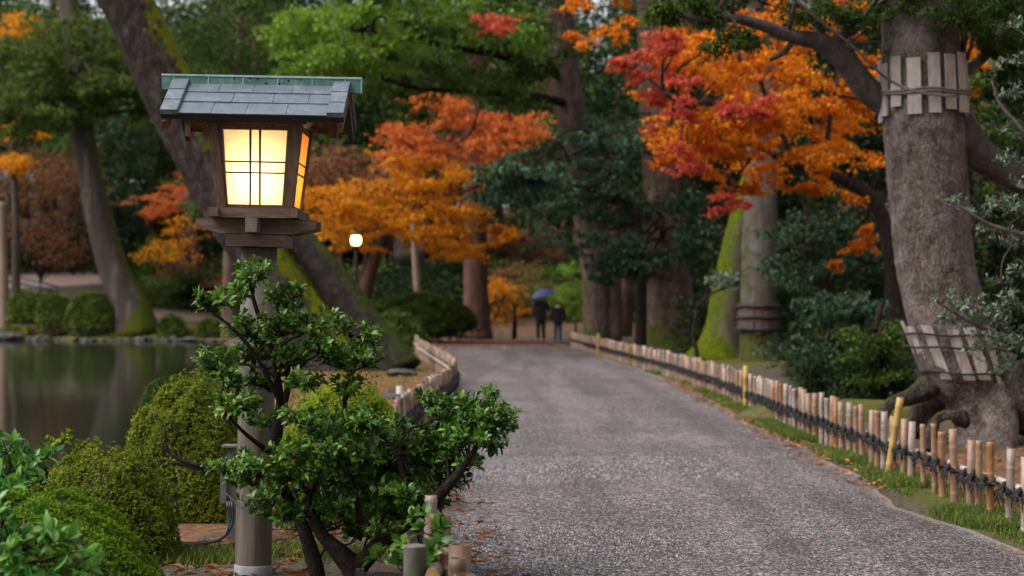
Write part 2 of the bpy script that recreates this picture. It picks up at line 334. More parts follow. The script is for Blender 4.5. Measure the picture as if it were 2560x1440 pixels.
def copper(name, cols, spots, rough):
    m, t, b = new_mat(name); v = coords(t, (1, 1, 1)); n = noise(t, v, 14, 7, .65, .4); n2 = noise(t, coords(t, (9, 9, 1.2)), 7, 4, .6)
    f = math_(t, 'MULTIPLY_ADD', math_(t, 'ADD', math_(t, 'MULTIPLY', n, .6), math_(t, 'MULTIPLY', n2, .4)), 2.0, True); f.node.inputs[2].default_value = -.5
    c = ramp(t, f, cols)
    if spots:
        vo = t.nodes.new('ShaderNodeTexVoronoi'); vo.inputs['Scale'].default_value = 34; t.links.new(v, vo.inputs['Vector'])
        k = math_(t, 'ADD', vo.outputs['Distance'], math_(t, 'MULTIPLY', noise(t, v, 6, 2), .9)); k = ramp(t, k, [(.60, (1, 1, 1)), (.68, (0, 0, 0))])
        c = mixc(t, k, c, (.015, .02, .02))
    t.links.new(c, b.inputs['Base Color']); b.inputs['Roughness'].default_value = rough; b.inputs['Metallic'].default_value = .25; b.inputs['Specular IOR Level'].default_value = .5
    bump(t, b, n, .2, .003); return m
M['patina'] = copper('green_copper_patina', [(0, (.03, .09, .075)), (.5, (.075, .18, .15)), (1, (.20, .34, .30))], True, .5)
M['patina_pale'] = copper('pale_copper_patina', [(0, (.16, .30, .28)), (.5, (.32, .46, .45)), (1, (.5, .6, .62))], False, .4)
M['slate'] = copper('dull_copper_sheet', [(0, (.075, .095, .115)), (.55, (.15, .175, .205)), (.82, (.23, .28, .30)), (1, (.36, .52, .50))], False, .33)
M['dark_edge'] = simple_mat('dark_eave', [(0, (.012, .012, .012)), (1, (.03, .03, .03))], 20, rough=.5, bstr=0)
def pane(name, col, fac):
    m, t, b = new_mat(name)
    n = noise(t, coords(t, (1, 1, 1)), 5, 3); c = mixc(t, n, tuple(x * .94 for x in col), col)
    t.links.new(c, b.inputs['Base Color']); b.inputs['Roughness'].default_value = .35
    tr = t.nodes.new('ShaderNodeBsdfTranslucent'); t.links.new(c, tr.inputs['Color'])
    mx = t.nodes.new('ShaderNodeMixShader'); mx.inputs[0].default_value = fac
    t.links.new(b.outputs[0], mx.inputs[1]); t.links.new(tr.outputs[0], mx.inputs[2]); t.links.new(mx.outputs[0], t.nodes['Material Output'].inputs['Surface']); return m
M['pane'] = pane('milky_pane', (.95, .89, .77), .75)
M['pane_side'] = pane('amber_pane', (.92, .60, .24), .6)
def glow(name, col, s):
    m, t, b = new_mat(name); b.inputs['Base Color'].default_value = (*col, 1); b.inputs['Emission Color'].default_value = (*col, 1); b.inputs['Emission Strength'].default_value = s; return m
M['glow'] = glow('lit_lamp_glass', (1, .74, .24), 3.5)
M['coat_navy'] = simple_mat('dark_navy_cloth', [(0, (.008, .009, .014)), (1, (.02, .022, .032))], 30, rough=.9)
M['coat_black'] = simple_mat('black_cloth', [(0, (.006, .006, .008)), (1, (.015, .015, .018))], 30, rough=.9)
M['jeans'] = simple_mat('blue_denim', [(0, (.02, .04, .09)), (1, (.05, .08, .15))], 40, rough=.9)
M['trousers'] = simple_mat('charcoal_cloth', [(0, (.012, .012, .014)), (1, (.03, .03, .034))], 40, rough=.9)
M['skin'] = simple_mat('skin', [(0, (.42, .25, .18)), (1, (.5, .32, .24))], 20, rough=.6, bstr=0)
M['hair'] = simple_mat('black_hair', [(0, (.006, .005, .005)), (1, (.016, .013, .012))], 40, rough=.5)
M['mask'] = simple_mat('pale_scarf', [(0, (.4, .4, .42)), (1, (.5, .5, .52))], 30, rough=.9)
M['umbrella'] = simple_mat('indigo_nylon', [(0, (.07, .09, .24)), (1, (.12, .14, .33))], 6, rough=.45, bstr=0)
M['shoe'] = simple_mat('shoe', [(0, (.01, .01, .01)), (1, (.03, .03, .03))], 30, rough=.6)

def terrain_mat():
    m, t, b = new_mat('garden_soil'); v = coords(t)
    def attr(n):
        a = t.nodes.new('ShaderNodeAttribute'); a.attribute_name = n; return a.outputs['Fac']
    n = noise(t, v, 1.1, 6, .65); nf = noise(t, v, 26, 6, .7); nm = noise(t, v, 4.5, 6, .7)
    soil = ramp(t, nf, [(.3, (.035, .025, .017)), (.5, (.085, .065, .046)), (.7, (.17, .135, .10))])
    moss = ramp(t, nf, [(.3, (.035, .045, .006)), (.7, (.12, .125, .012))])
    lit = ramp(t, noise(t, v, 17, 5, .7), [(.32, (.06, .03, .018)), (.5, (.19, .085, .04)), (.68, (.33, .16, .08))])
    def mask(a, nn, k=.9):
        s = math_(t, 'ADD', a, math_(t, 'MULTIPLY', nn, k))
        return ramp(t, math_(t, 'ADD', s, -k * .5 + .0), [(.40, (0, 0, 0)), (.60, (1, 1, 1))])
    c = mixc(t, mask(attr('moss'), n), soil, moss); c = mixc(t, mask(attr('litter'), nm, .8), c, lit)
    sand = ramp(t, nf, [(.3, (.30, .20, .16)), (.7, (.48, .35, .30))]); c = mixc(t, mask(attr('sand'), nm, .3), c, sand)
    t.links.new(c, b.inputs['Base Color']); b.inputs['Roughness'].default_value = .95; b.inputs['Specular IOR Level'].default_value = .15
    bump(t, b, nf, .7, .03); return m
def gravel_mat():
    m, t, b = new_mat('path_gravel'); v = coords(t)
    vo = t.nodes.new('ShaderNodeTexVoronoi'); vo.inputs['Scale'].default_value = 78; t.links.new(v, vo.inputs['Vector'])
    sx = t.nodes.new('ShaderNodeSeparateColor'); t.links.new(vo.outputs['Color'], sx.inputs[0])
    c = ramp(t, sx.outputs[0], [(0, (.030, .027, .028)), (.35, (.092, .081, .079)), (.7, (.172, .154, .150)), (.92, (.31, .282, .273)), (1, (.52, .49, .475))])
    n = noise(t, v, .7, 5, .6); tone = ramp(t, n, [(.3, (.74, .73, .74)), (.7, (1.12, 1.1, 1.1))]); c = mixc(t, 1.0, c, tone, 'MULTIPLY')
    wear = noise(t, coords(t, (1.5, .10, 1)), 1.3, 4, .55, .4); c = mixc(t, 1.0, c, ramp(t, wear, [(.36, (.78, .76, .75)), (.64, (1.18, 1.15, 1.14))]), 'MULTIPLY')
    n3 = noise(t, v, 5, 5, .65); c = mixc(t, 1.0, c, ramp(t, n3, [(.35, (.86, .85, .86)), (.65, (1.1, 1.1, 1.1))]), 'MULTIPLY')
    a = t.nodes.new('ShaderNodeAttribute'); a.attribute_name = 'litter'
    k = math_(t, 'ADD', a.outputs['Fac'], noise(t, v, 9, 6, .75)); k = math_(t, 'ADD', k, -.5)
    c = mixc(t, ramp(t, k, [(.42, (0, 0, 0)), (.66, (.85, .85, .85))]), c, ramp(t, noise(t, v, 30, 4), [(.35, (.085, .042, .028)), (.65, (.22, .11, .07))]))
    d = t.nodes.new('ShaderNodeAttribute'); d.attribute_name = 'dust'
    c = mixc(t, math_(t, 'MULTIPLY', d.outputs['Fac'], .75), c, ramp(t, nf_(t, v), [(.3, (.22, .17, .13)), (.7, (.36, .29, .24))]))
    t.links.new(c, b.inputs['Base Color']); b.inputs['Roughness'].default_value = .85; b.inputs['Specular IOR Level'].default_value = .15
    bump(t, b, math_(t, 'SUBTRACT', 1.0, vo.outputs['Distance']), .9, .012); return m
def nf_(t, v): return noise(t, v, 30, 5, .7)
M['terrain'] = terrain_mat(); M['gravel'] = gravel_mat()
def gravel_stone_mat():
    m, t, b = new_mat('gravel_stone'); g = t.nodes.new('ShaderNodeNewGeometry')
    c = ramp(t, g.outputs['Random Per Island'], [(0, (.05, .05, .056)), (.4, (.15, .145, .15)), (.75, (.29, .275, .28)), (.93, (.40, .38, .37)), (1, (.56, .54, .52))])
    t.links.new(c, b.inputs['Base Color']); b.inputs['Roughness'].default_value = .75; return m
M['gravel_stone'] = gravel_stone_mat()
def water_mat():
    m, t, b = new_mat('pond_water'); b.inputs['Base Color'].default_value = (.018, .024, .015, 1); b.inputs['Roughness'].default_value = .07
    b.inputs['IOR'].default_value = 1.33; b.inputs['Specular IOR Level'].default_value = .5
    n = noise(t, coords(t, (1.6, .5, 1)), 1.6, 3, .5); bump(t, b, n, .05, .05); return m
M['water'] = water_mat()

# ------------------------------------------------------------------ terrain
def smooth(a, b, x):
    t = np.clip((x - a) / (b - a), 0, 1); return t * t * (3 - 2 * t)
POND = np.array([(-2.5, 11.8), (-3.1, 14.5), (-4.2, 22), (-5.4, 31), (-7.8, 45), (-11.2, 66), (-13.3, 78), (-16, 80.5), (-20, 80), (-24, 81.5), (-28, 83), (-40, 84), (-70, 84), (-70, 10.5), (-10, 10.8), (-5, 11.2)])
WATER_Z = -0.35
def poly_sd(x, y, poly):
    """signed distance, negative inside"""
    d = np.full(x.shape, 1e9); inside = np.zeros(x.shape, bool); n = len(poly)
    for i in range(n):
        ax, ay = poly[i]; bx, by = poly[(i + 1) % n]; ex, ey = bx - ax, by - ay
        t = np.clip(((x - ax) * ex + (y - ay) * ey) / (ex * ex + ey * ey), 0, 1)
        d = np.minimum(d, np.hypot(x - ax - t * ex, y - ay - t * ey))
        c = ((ay > y) != (by > y)) & (x < (bx - ax) * (y - ay) / (by - ay + 1e-12) + ax); inside ^= c
    return np.where(inside, -d, d)
def vnoise(x, y, s, seed):
    r = rng_(seed); o = np.zeros(np.shape(x))
    for q in range(7):
        a = r.uniform(0, 6.28); f = s * r.uniform(.6, 2.2); o = o + np.sin(f * (x * math.cos(a) + y * math.sin(a)) + r.uniform(0, 6.28)) / 2.6
    return o
def H(x, y):
    x = np.asarray(x, float); y = np.asarray(y, float)
    y0 = np.where(x < -9, 83, np.where(x < -4, 83 - (x + 9) / 5 * 11, 72.0))
    rise = np.clip(y - y0, 0, None); rise = (.14 + .10 * smooth(-9, -18, x)) * (np.sqrt(rise ** 2 + 9) - 3); rise = 16 * np.tanh(rise / 16)
    z = rise
    right = np.clip(x - 3.3, 0, None); z = z + np.minimum(.055 * right, 2.5) * smooth(3, 12, y) + .02 * vnoise(x, y, 1.6, 3) * smooth(0.3, 1.2, np.abs(x - .9) - 2.2)
    z = z - .012
    sd = poly_sd(x, y, POND) + .25 * vnoise(x, y, 1.1, 5)
    z = np.where(sd < 1.2, (z - (-1.0)) * smooth(-.9, 1.2, sd) + (-1.0), z)
    return z
def grid_axis(parts):
    return np.unique(np.concatenate([np.linspace(a, b, n) for a, b, n in parts]))
gx = grid_axis([(-400, -80, 12), (-80, -16, 40), (-16, -5, 45), (-5, 6, 90), (6, 20, 40), (20, 80, 30), (80, 400, 12)])
gy = grid_axis([(-60, 2, 14), (2, 24, 110), (24, 70, 90), (70, 130, 70), (130, 500, 30)])
GX, GY = np.meshgrid(gx, gy); GZ = H(GX, GY)
V = np.stack([GX, GY, GZ], -1).reshape(-1, 3); nx = len(gx)
i = np.arange(len(gy) - 1)[:, None] * nx; j = np.arange(nx - 1)[None]
q = np.stack([i + j, i + j + 1, i + nx + j + 1, i + nx + j], -1).reshape(-1, 4)
me = make_mesh('ground', V, [q], M['terrain'])
def pattr(me, name, val):
    a = me.attributes.new(name, 'FLOAT', 'POINT'); a.data.foreach_set('value', np.ascontiguousarray(val, dtype=np.float32).ravel())
x, y = V[:, 0], V[:, 1]
moss = .30 + .22 * smooth(2.55, 2.85, x) * smooth(3.4, 3.0, x) * (y < 40) + .12 * smooth(3, 4, x) * smooth(4, 20, y) * (1 - smooth(60, 75, y)) + .3 * np.exp(-((x - 5) / 1.6) ** 2 - ((y - 39) / 3.0) ** 2) + .25 * (x < -8) * (y > 78) * (y < 86) + .32 * smooth(-1.2, -2, x) * (y > 12) * (y < 70)
litter = .06 + .26 * smooth(2.4, 2.6, x) * smooth(3.4, 3.0, x) * (y < 40) + .42 * smooth(68, 74, y) * (x > -6) + .42 * smooth(-1.0, -1.6, x) * smooth(10, 13, y) * (y < 40) + .50 * (x > 3.1) * smooth(26, 12, y) + .2 * (x > 3.2) * (y >= 20) + .45 * smooth(-1.2, -1.5, x) * smooth(-2.6, -1.9, x) * smooth(8.6, 9.3, y) * (y < 13) + .25 * (x < -8) * (y > 80)
sandl = .9 * smooth(-20.5, -22.5, x) * np.exp(-((y - (96.5 + .25 * (x + 30))) / 2.4) ** 2) * smooth(-15.5, -18.5, x)
pattr(me, 'moss', moss); pattr(me, 'litter', litter); pattr(me, 'sand', sandl)
tag(new_obj('ground', me), kind='structure')
wm = make_mesh('pond', np.array([(-72, 9, WATER_Z), (-1.5, 9, WATER_Z), (-1.5, 88, WATER_Z), (-72, 88, WATER_Z)]), [np.array([[0, 1, 2, 3]])], M['water'])
tag(new_obj('pond_water', wm), kind='structure')

# gravel path
LEFT = np.array([(-.02, -6), (-.05, 3), (-.14, 5.7), (-.24, 7), (-.52, 9.5), (-.78, 12), (-.92, 15), (-.93, 18), (-.80, 22), (-.72, 25), (-1.0, 31), (-1.7, 38), (-2.4, 45), (-2.9, 52), (-3.2, 57)])
RIGHT = np.array([(2.66, -6), (2.70, 5), (2.70, 9.3), (2.66, 10), (2.54, 10.9), (2.60, 13), (2.62, 18), (2.72, 24), (2.72, 30), (2.5, 36), (2.15, 45), (1.8, 54), (1.3, 64)])
ys = grid_axis([(-6, 4, 8), (4, 16, 220), (16, 66, 150)]); us = np.linspace(0, 1, 40)
lx = np.where(ys < 57, np.interp(ys, LEFT[:, 1], LEFT[:, 0]), -3.2 - 1.1 * (ys - 57)); rx = np.interp(ys, RIGHT[:, 1], RIGHT[:, 0])
rx = rx + .05 * vnoise(ys, ys * 0, 1.8, 12) + .012 * vnoise(ys, ys * 0, 7, 13)
PX = lx[:, None] + (rx - lx)[:, None] * us[None]; PY = np.repeat(ys[:, None], 40, 1)
PZ = .004 + .012 * vnoise(PX, PY, .9, 8) * np.sin(np.pi * us)[None] - .012 * smooth(.94, 1, us)[None] + .012
V = np.stack([PX, PY, PZ], -1).reshape(-1, 3); i = np.arange(len(ys) - 1)[:, None] * 40; j = np.arange(39)[None]
q = np.stack([i + j, i + j + 1, i + 41 + j, i + 40 + j], -1).reshape(-1, 4)
me = make_mesh('path', V, [q], M['gravel'])
u = np.repeat(us[None], len(ys), 0).ravel(); y = V[:, 1]
pattr(me, 'litter', .05 + .75 * smooth(47, 57, y) + .16 * smooth(.2, 0, u) * smooth(14, 8, y) + .30 * smooth(.9, 1, u) * smooth(15, 20, y) * smooth(36, 26, y) - .2 * smooth(20, 30, y) * smooth(48, 40, y))
pattr(me, 'dust', smooth(.965, 1.0, u))
tag(new_obj('gravel_path', me), kind='structure')

# ------------------------------------------------------------------ foliage generators
def pad_leaves(r, c, rad, n, flat=.8, sub=9, ssz=.2):
    """positions, normals and directions of n leaves in a clumpy flattened pad"""
    c = np.asarray(c); rad = np.asarray(rad)
    sc_ = r.normal(size=(sub, 3)) * .5; sc_ = np.clip(sc_, -1, 1)
    k = r.integers(0, sub, n)
    p = sc_[k] + r.normal(size=(n, 3)) * np.array([ssz, ssz, ssz * .8])
    tl = r.normal(size=2) * .22; p = p * rad; p[:, 2] += p[:, 0] * tl[0] + p[:, 1] * tl[1]; p = c + p
    nn = unit(np.array([0, 0, 1.0]) * flat + r.normal(size=(n, 3)) * (1.05 - flat) * .9)
    d = r.normal(size=(n, 3)); d[:, 2] -= .25
    return p, nn, d
def crown_mesh(name, pads, mat, per, L, wr=.55, tmpl=LEAF_DIAMOND, flat=.75, seed=0, sub=9, ssz=.2, org=None):
    r = rng_(seed); A = []
    for (c, rad) in pads:
        n = max(12, int(per * (.7 + .6 * r.random()))); A.append(pad_leaves(r, c, rad, n, flat, sub, ssz))
    p = np.concatenate([a[0] for a in A]); nn = np.concatenate([a[1] for a in A]); d = np.concatenate([a[2] for a in A])
    s = L * r.uniform(.65, 1.35, len(p))
    V, f = leaf_arrays(tmpl, p, frames(d, nn), s, s * wr)
    if org is not None: V = V - org
    return make_mesh(name, V, [f], mat, False)
def fill(r, box, n, D, rx, ry, dz=None):
    """n pads in a box of the picture at depths D -> world pads"""
    out = []
    for _ in range(n):
        px, py = r.uniform(box[0], box[1]), r.uniform(box[2], box[3]); d = r.uniform(*D)
        a, b_ = r.uniform(*rx) * d / F, r.uniform(*ry) * d / F
        out.append((P(px, py, d), np.array([a, a * .8 if dz is None else dz, b_])))
    return out
def px_path(rows, D, step, dD=0):
    """rows: (px, py, halfwidth_px[, D]) -> resampled world points and radii"""
    A = []
    for w in rows:
        d = w[3] if len(w) > 3 else D
        A.append([*P(w[0], w[1], d), w[2] * d / F])
    s = spline(A, step); return s[:, :3], np.maximum(s[:, 3], .004)
def limb_to(r, start, end, r0, r1, sag=.15, step=.25):
    start, end = np.asarray(start), np.asarray(end); L = np.linalg.norm(end - start)
    m1 = start * .65 + end * .35 + r.normal(size=3) * L * .06 + np.array([0, 0, L * sag]); m2 = start * .3 + end * .7 + r.normal(size=3) * L * .06 + np.array([0, 0, L * sag * .7])
    s = spline([[*start, r0], [*m1, r0 * .75 + r1 * .25], [*m2, r0 * .4 + r1 * .6], [*end, r1]], max(step, L / 14)); return s[:, :3], np.maximum(s[:, 3], .003)
def root_flare(amp, n=5, ph=0, z=.16):
    return lambda t, a: 1 + amp * np.exp(-t / z) * (.55 + .45 * np.cos(n * a + ph))
def trunk_obj(root, rows, D, mat, step=.12, n=22, flare=0, lob=5, ph=0, fz=.10, rough=.025, seed=1, name='trunk'):
    pts, rad = px_path(rows, D, step)
    mb = MB(); mb.tube(pts, rad, n, True, root_flare(flare, lob, ph, fz) if flare else None, rough, seed)
    return mb.build(name, mat, root, True, True), pts, rad
def foot(px, D, zoff=0):
    x = (px - 1280) / F * D; return np.array([x, D, float(H(x, D)) + zoff])
def pyof(z, D): return HY + (CAMH - z) * F / D
def add_crown(root, pads, mat, per, L, kind='stuff', **kw):
    me = crown_mesh('crown', pads, mat, per, L, org=ORG[root.name], **kw); return tag(new_obj('crown', me, root), kind=kind)

# ------------------------------------------------------------------ the lit garden lantern in front
LX, LY = (633 - 1280) / F * 8.33, 8.33
lamp = thing('garden_lantern', 'large lit wooden lantern post with green copper roof and glowing square panes', 'lantern', (LX, LY, 0), rot=(0, math.radians(1.1), 0))
def LP(name, mb, mat, parent=None, **kw): return mb.build(name, mat, parent or lamp, False, kw.pop('smooth', False), **kw)
m = MB(); m.lathe([(0.0, -.1), (.0935, -.1), (.0935, .035), (.091, .038), (.089, .04)], 28); LP('footing', m, M['concrete'], smooth=True)
m = MB(); m.lathe([(.0885, .03), (.0885, .4), (.0875, 1.0), (.0860, 1.587), (0, 1.587)], 32); LP('post', m, M['post'], smooth=True)
m = MB(); m.box(-.142, .142, -.142, .142, 1.585, 1.643); LP('collar', m, M['woodx'])
for s in (-1, 1):                                   # boat-shaped cross beams, front and rear
    m = MB(); y0, y1 = s * .115 - .032, s * .115 + .032; zt, zb = 1.716, 1.645
    prof = [(-.285, zt), (-.285, zt - .042), (-.17, zb), (.17, zb), (.285, zt - .042), (.285, zt)]
    k = len(prof); Vv = [(a, y0, b) for a, b in prof] + [(a, y1, b) for a, b in prof]
    m.add(Vv, [np.arange(k)[None], (np.arange(k)[::-1] + k)[None], np.array([[i_, i_ + k, (i_ + 1) % k + k, (i_ + 1) % k] for i_ in range(k)])])
    b_ = LP('cross_beam', m, M['woodx'])
m = MB(); m.box(-.0275, .0275, -.285, .285, 1.648, 1.714); LP('through_beam', m, M['wood_end'])
hw = lambda z: .183 + (z - 1.766) / (2.167 - 1.766) * .042
for k in range(4):                                  # sill logs lapped at the corners
    R = np.array(Matrix.Rotation(k * math.pi / 2, 3, 'Z'))
    m = MB(); e = .215 if k % 2 == 0 else .246
    m.box(-e, e, -.213, -.163, 1.7185 + .002 * (k % 2), 1.7655 - .003 * (k % 2), R); LP('sill', m, M['woodx'] if k % 2 == 0 else M['wood'])
m = MB(); m.box(-.16, .16, -.16, .16, 1.72, 1.745); LP('floor_board', m, M['wood'])
for k in range(4):
    R = np.array(Matrix.Rotation(k * math.pi / 2, 3, 'Z'))
    z0, z1 = 1.766, 2.167; a, b_ = hw(z0), hw(z1); w = .048
    sq = lambda h, z: np.array([(-h, -h, z), (-h + w, -h, z), (-h + w, -h + w, z), (-h, -h + w, z)]) @ R.T
    m = MB(); m.hexa(sq(a, z0), sq(b_, z1)); LP('corner_post', m, M['wood'])
    def bar(mb, xa0, xa1, xb0, xb1, za, zb, d0, d1):
        """bar in the sloping face: x limits at its lower and upper end, depth d0..d1 behind the face"""
        q_ = lambda x0, x1, z: [(x0, -hw(z) + d0, z), (x1, -hw(z) + d0, z), (x1, -hw(z) + d1, z), (x0, -hw(z) + d1, z)]
        mb.hexa(np.array(q_(xa0, xa1, za)) @ R.T, np.array(q_(xb0, xb1, zb)) @ R.T)
    ix = lambda z: hw(z) - w - .001                      # inner limit of the frame
    px_ = lambda z: .131 + (z - 1.783) / (2.138 - 1.783) * .023
    m = MB()
    side = k % 2; o1, o2 = (.004, .002) if side else (.026, .0145)
    bar(m, -px_(1.783), px_(1.783), -px_(1.783), px_(1.783), 1.768, 1.783, .008, .036)
    bar(m, -px_(2.138), px_(2.138), -px_(2.138), px_(2.138), 2.138, 2.165, .008, .036)
    for s in (-1, 1):
        dd0 = .012 if side else .006
        xa, xb = sorted((s * px_(1.768), s * ix(1.768))); xc, xd = sorted((s * px_(2.165), s * ix(2.165)))
        bar(m, xa, xb, xc, xd, 1.768, 2.165, dd0, .038)
    fr = LP('window_frame', m, M['wood'])
    m = MB(); bar(m, -px_(1.784) + .001, px_(1.784) - .001, -px_(2.137) + .001, px_(2.137) - .001, 1.7835, 2.1375, o1 + .004 * side, o1 + .004 * side + .003)
    LP('pane', m, M['pane'] if k in (0, 2) else M['pane_side'], fr)
    for xm in ((-.0235, .0225) if not side else ()):
        m = MB(); bar(m, xm - .0042, xm + .0042, xm - .0052, xm + .0052, 1.7835, 2.1375, .002 if side else .016, .0075 if side else .0255); LP('muntin', m, M['dark_edge'], fr)
    for zm in (1.934, 1.986):
        m = MB(); bar(m, -px_(zm) + .001, px_(zm) - .001, -px_(zm) + .001, px_(zm) - .001, zm - .004, zm + .004, -.001 if side else .0145, .0015 if side else .0158); LP('muntin', m, M['dark_edge'], fr)
m = MB()
for s in (-1, 1): m.box(-.245, .245, s * .222 - .02, s * .222 + .02, 2.167, 2.196)
LP('wall_plate', m, M['woodx'])
for s in (-1, 1):                                  # purlins that carry the gable overhang
    m = MB(); m.box(-.40, .40, s * .20 - .016, s * .20 + .016, 2.197, 2.226); LP('purlin', m, M['woodx'])
# roof: local slope coordinates, d = distance from the ridge line (0 .. 1), front s=-1 and back s=+1
RT, RB, YT, YB = 2.378, 2.196, .018, .305
def rp(x, d, s, off):
    L = math.hypot(RT - RB, YB - YT); ny, nz = (RT - RB) / L, (YB - YT) / L
    return np.array([x, s * (YT + (YB - YT) * d + ny * off), RT + (RB - RT) * d + nz * off])
def slab(mb, x0, x1, d0, d1, s, o0, o1, lift=0):
    """a slab of the slope; lift raises its lower edge"""
    lo = [rp(x0, d0, s, o0), rp(x1, d0, s, o0), rp(x1, d1, s, o0 + lift), rp(x0, d1, s, o0 + lift)]
    hi = [rp(x0, d0, s, o1), rp(x1, d0, s, o1), rp(x1, d1, s, o1 + lift), rp(x0, d1, s, o1 + lift)]
    if s < 0: lo, hi = lo[::-1], hi[::-1]
    mb.hexa(lo, hi)
r = rng_(4)
for s in (-1, 1):
    m = MB(); slab(m, -.415, .415, -.02, .985, s, -.022, -.001); LP('roof_board', m, M['wood'])
    m = MB(); slab(m, -.43, .43, .987, 1.02, s, -.024, .006); LP('eave_strip', m, M['dark_edge'])
    rows = [(.02, .34), (.33, .66), (.65, 1.03)]
    for ri, (d0, d1) in enumerate(rows):
        cuts = np.concatenate([[-.352], np.sort(np.linspace(-.352, .352, 5)[1:-1] + (.07 if ri % 2 else -.03) + r.uniform(-.012, .012, 3)), [.352]])
        for a, b_ in zip(cuts[:-1], cuts[1:]):
            m = MB(); z_ = r.uniform(0, .0012); slab(m, a + .0012, b_ - .0012, d0, d1, s, .0005 + z_, .0055 + z_, .005); LP('roof_tile', m, M['slate'])
    for sx_ in (-1, 1):
        vc = None
        for d0, d1 in [(-.03, .36), (.355, .70), (.695, 1.045)]:
            m = MB(); x0, x1 = sorted((sx_ * .354, sx_ * .43)); slab(m, x0, x1, d0, d1, s, .001, .026, .003)
            o = LP('verge_cap', m, M['slate'])
            m = MB(); xi = sorted((sx_ * .3505, sx_ * .3538)); slab(m, xi[0], xi[1], d0, d1, s, .004, .0245, .003); LP('cap_edge', m, M['patina'], o)
        m = MB(); x0, x1 = sorted((sx_ * .400, sx_ * .424)); slab(m, x0, x1, .0, 1.06, s, -.075, -.029); LP('barge_board', m, M['dark_edge'] if s > 0 else M['wood'])
        m = MB(); x0, x1 = sorted((sx_ * .300, sx_ * .325)); slab(m, x0, x1, .50, .97, s, -.062, -.0225); LP('rafter', m, M['wood'])
    m = MB(); slab(m, -.295, .295, .70, .96, s, -.040, -.0235); LP('soffit', m, M['wood'])
segs = [-.487, -.425, -.257, -.088, .080, .248, .408, .487]
for a, b_ in zip(segs[:-1], segs[1:]):
    m = MB(); m.box(a + .0015, b_ - .0015, -.036, .036, 2.343, 2.408); o = LP('ridge_panel', m, M['patina'])
    m = MB(); m.box(a + .0005, b_ - .0005, -.040, .040, 2.409, 2.4185); LP('ridge_cap', m, M['patina_pale'], o)
    m = MB(); m.box(b_ - .004, b_ + .001, -.0385, -.0365, 2.343, 2.408); LP('seam', m, M['patina_pale'], o)
for sx_ in (-1, 1):
    m = MB(); m.box(sx_ * .36 - .012, sx_ * .36 + .012, -.014, .014, 2.12, 2.33); LP('gable_post', m, M['wood'])
m = MB(); m.box(-.43, .43, -.0125, .0125, 2.28, 2.318); LP('ridge_beam', m, M['wood'])
pl = bpy.data.lights.new('lantern_bulb', 'POINT'); pl.energy = 3.5; pl.color = (1.0, .73, .40); pl.shadow_soft_size = .045
plo = bpy.data.objects.new('lantern_bulb', pl); COL.objects.link(plo); plo.parent = lamp; plo.location = (0, .0, 1.925)

# ------------------------------------------------------------------ bamboo fences
def picket_mesh(i):
    r = rng_(100 + i); R = r.uniform(.021, .0275); prof = [(R * 1.03, -.12)]
    z = r.uniform(-.02, .12)
    while z < .44:
        prof += [(R, z - .012), (R * 1.09, z - .003), (R * .97, z + .002), (R, z + .012)]; z += r.uniform(.13, .24)
    top = .47 + r.uniform(-.012, .012)
    if r.random() < .5: prof += [(R, top - .03), (R * 1.09, top - .022), (R * .98, top - .016)]
    prof += [(R * .99, top), (R * .80, top)]
    prof = [p for k, p in enumerate(prof) if k == 0 or p[1] > prof[k - 1][1] - 1e-6 or k >= len(prof) - 2]
    m = MB(); m.lathe(prof, 12); V, fl = m.arrays()
    k0 = len(V); m2 = MB(); m2.lathe([(R * .80, top), (R * .78, top - .035), (0, top - .036)], 12); V2, f2 = m2.arrays()
    me = make_mesh('bamboo_picket', np.concatenate([V, V2]), [np.concatenate([fl[0], f2[0] + k0])], M['bamboo'], True)
    me.materials.append(M['bamboo_in']); mi = np.zeros(len(me.polygons), np.int32); mi[len(fl[0]):] = 1; me.polygons.foreach_set('material_index', mi)
    return me
PICK = [picket_mesh(i) for i in range(7)]
def knot_mesh(i):
    r = rng_(300 + i); m = MB()
    for s in (-1, 1):    # crossed turns round picket and rail, on the path side (local -x)
        pts = [(.03, s * -.045, s * -.02), (-.027, s * -.022, s * -.012), (-.036, 0, 0), (-.027, s * .022, s * .014), (.03, s * .05, s * .022)]
        m.tube(pts, .010, 6)
    m.tube([(-.034, -.018, .012), (-.05, 0, 0), (-.034, .018, -.012)], .014, 6)
    for q in range(14):    # frayed ends
        a = r.uniform(-.05, .05); b_ = r.uniform(-.075, -.02); m.tube([(-.04, a * .3, 0), (-.055 - r.uniform(0, .02), a * .9, b_ * .45), (-.05 - r.uniform(-.01, .02), a * 1.5, b_)], [.006, .005, .002], 4)
    V, fl = m.arrays(); return make_mesh('rope_knot', V, fl, M['rope'], True)
M['bamboo_old'] = simple_mat('brown_weathered_bamboo', [(0, (.045, .025, .014)), (.5, (.13, .075, .042)), (1, (.22, .15, .10))], 9, (1, 1, .3), .55, .2, .003)
PICK_OLD = []
for me_ in PICK[:4]:
    m2_ = me_.copy(); m2_.name = 'bamboo_picket'; m2_.materials[0] = M['bamboo_old']; PICK_OLD.append(m2_)
KNOT = [knot_mesh(i) for i in range(4)]
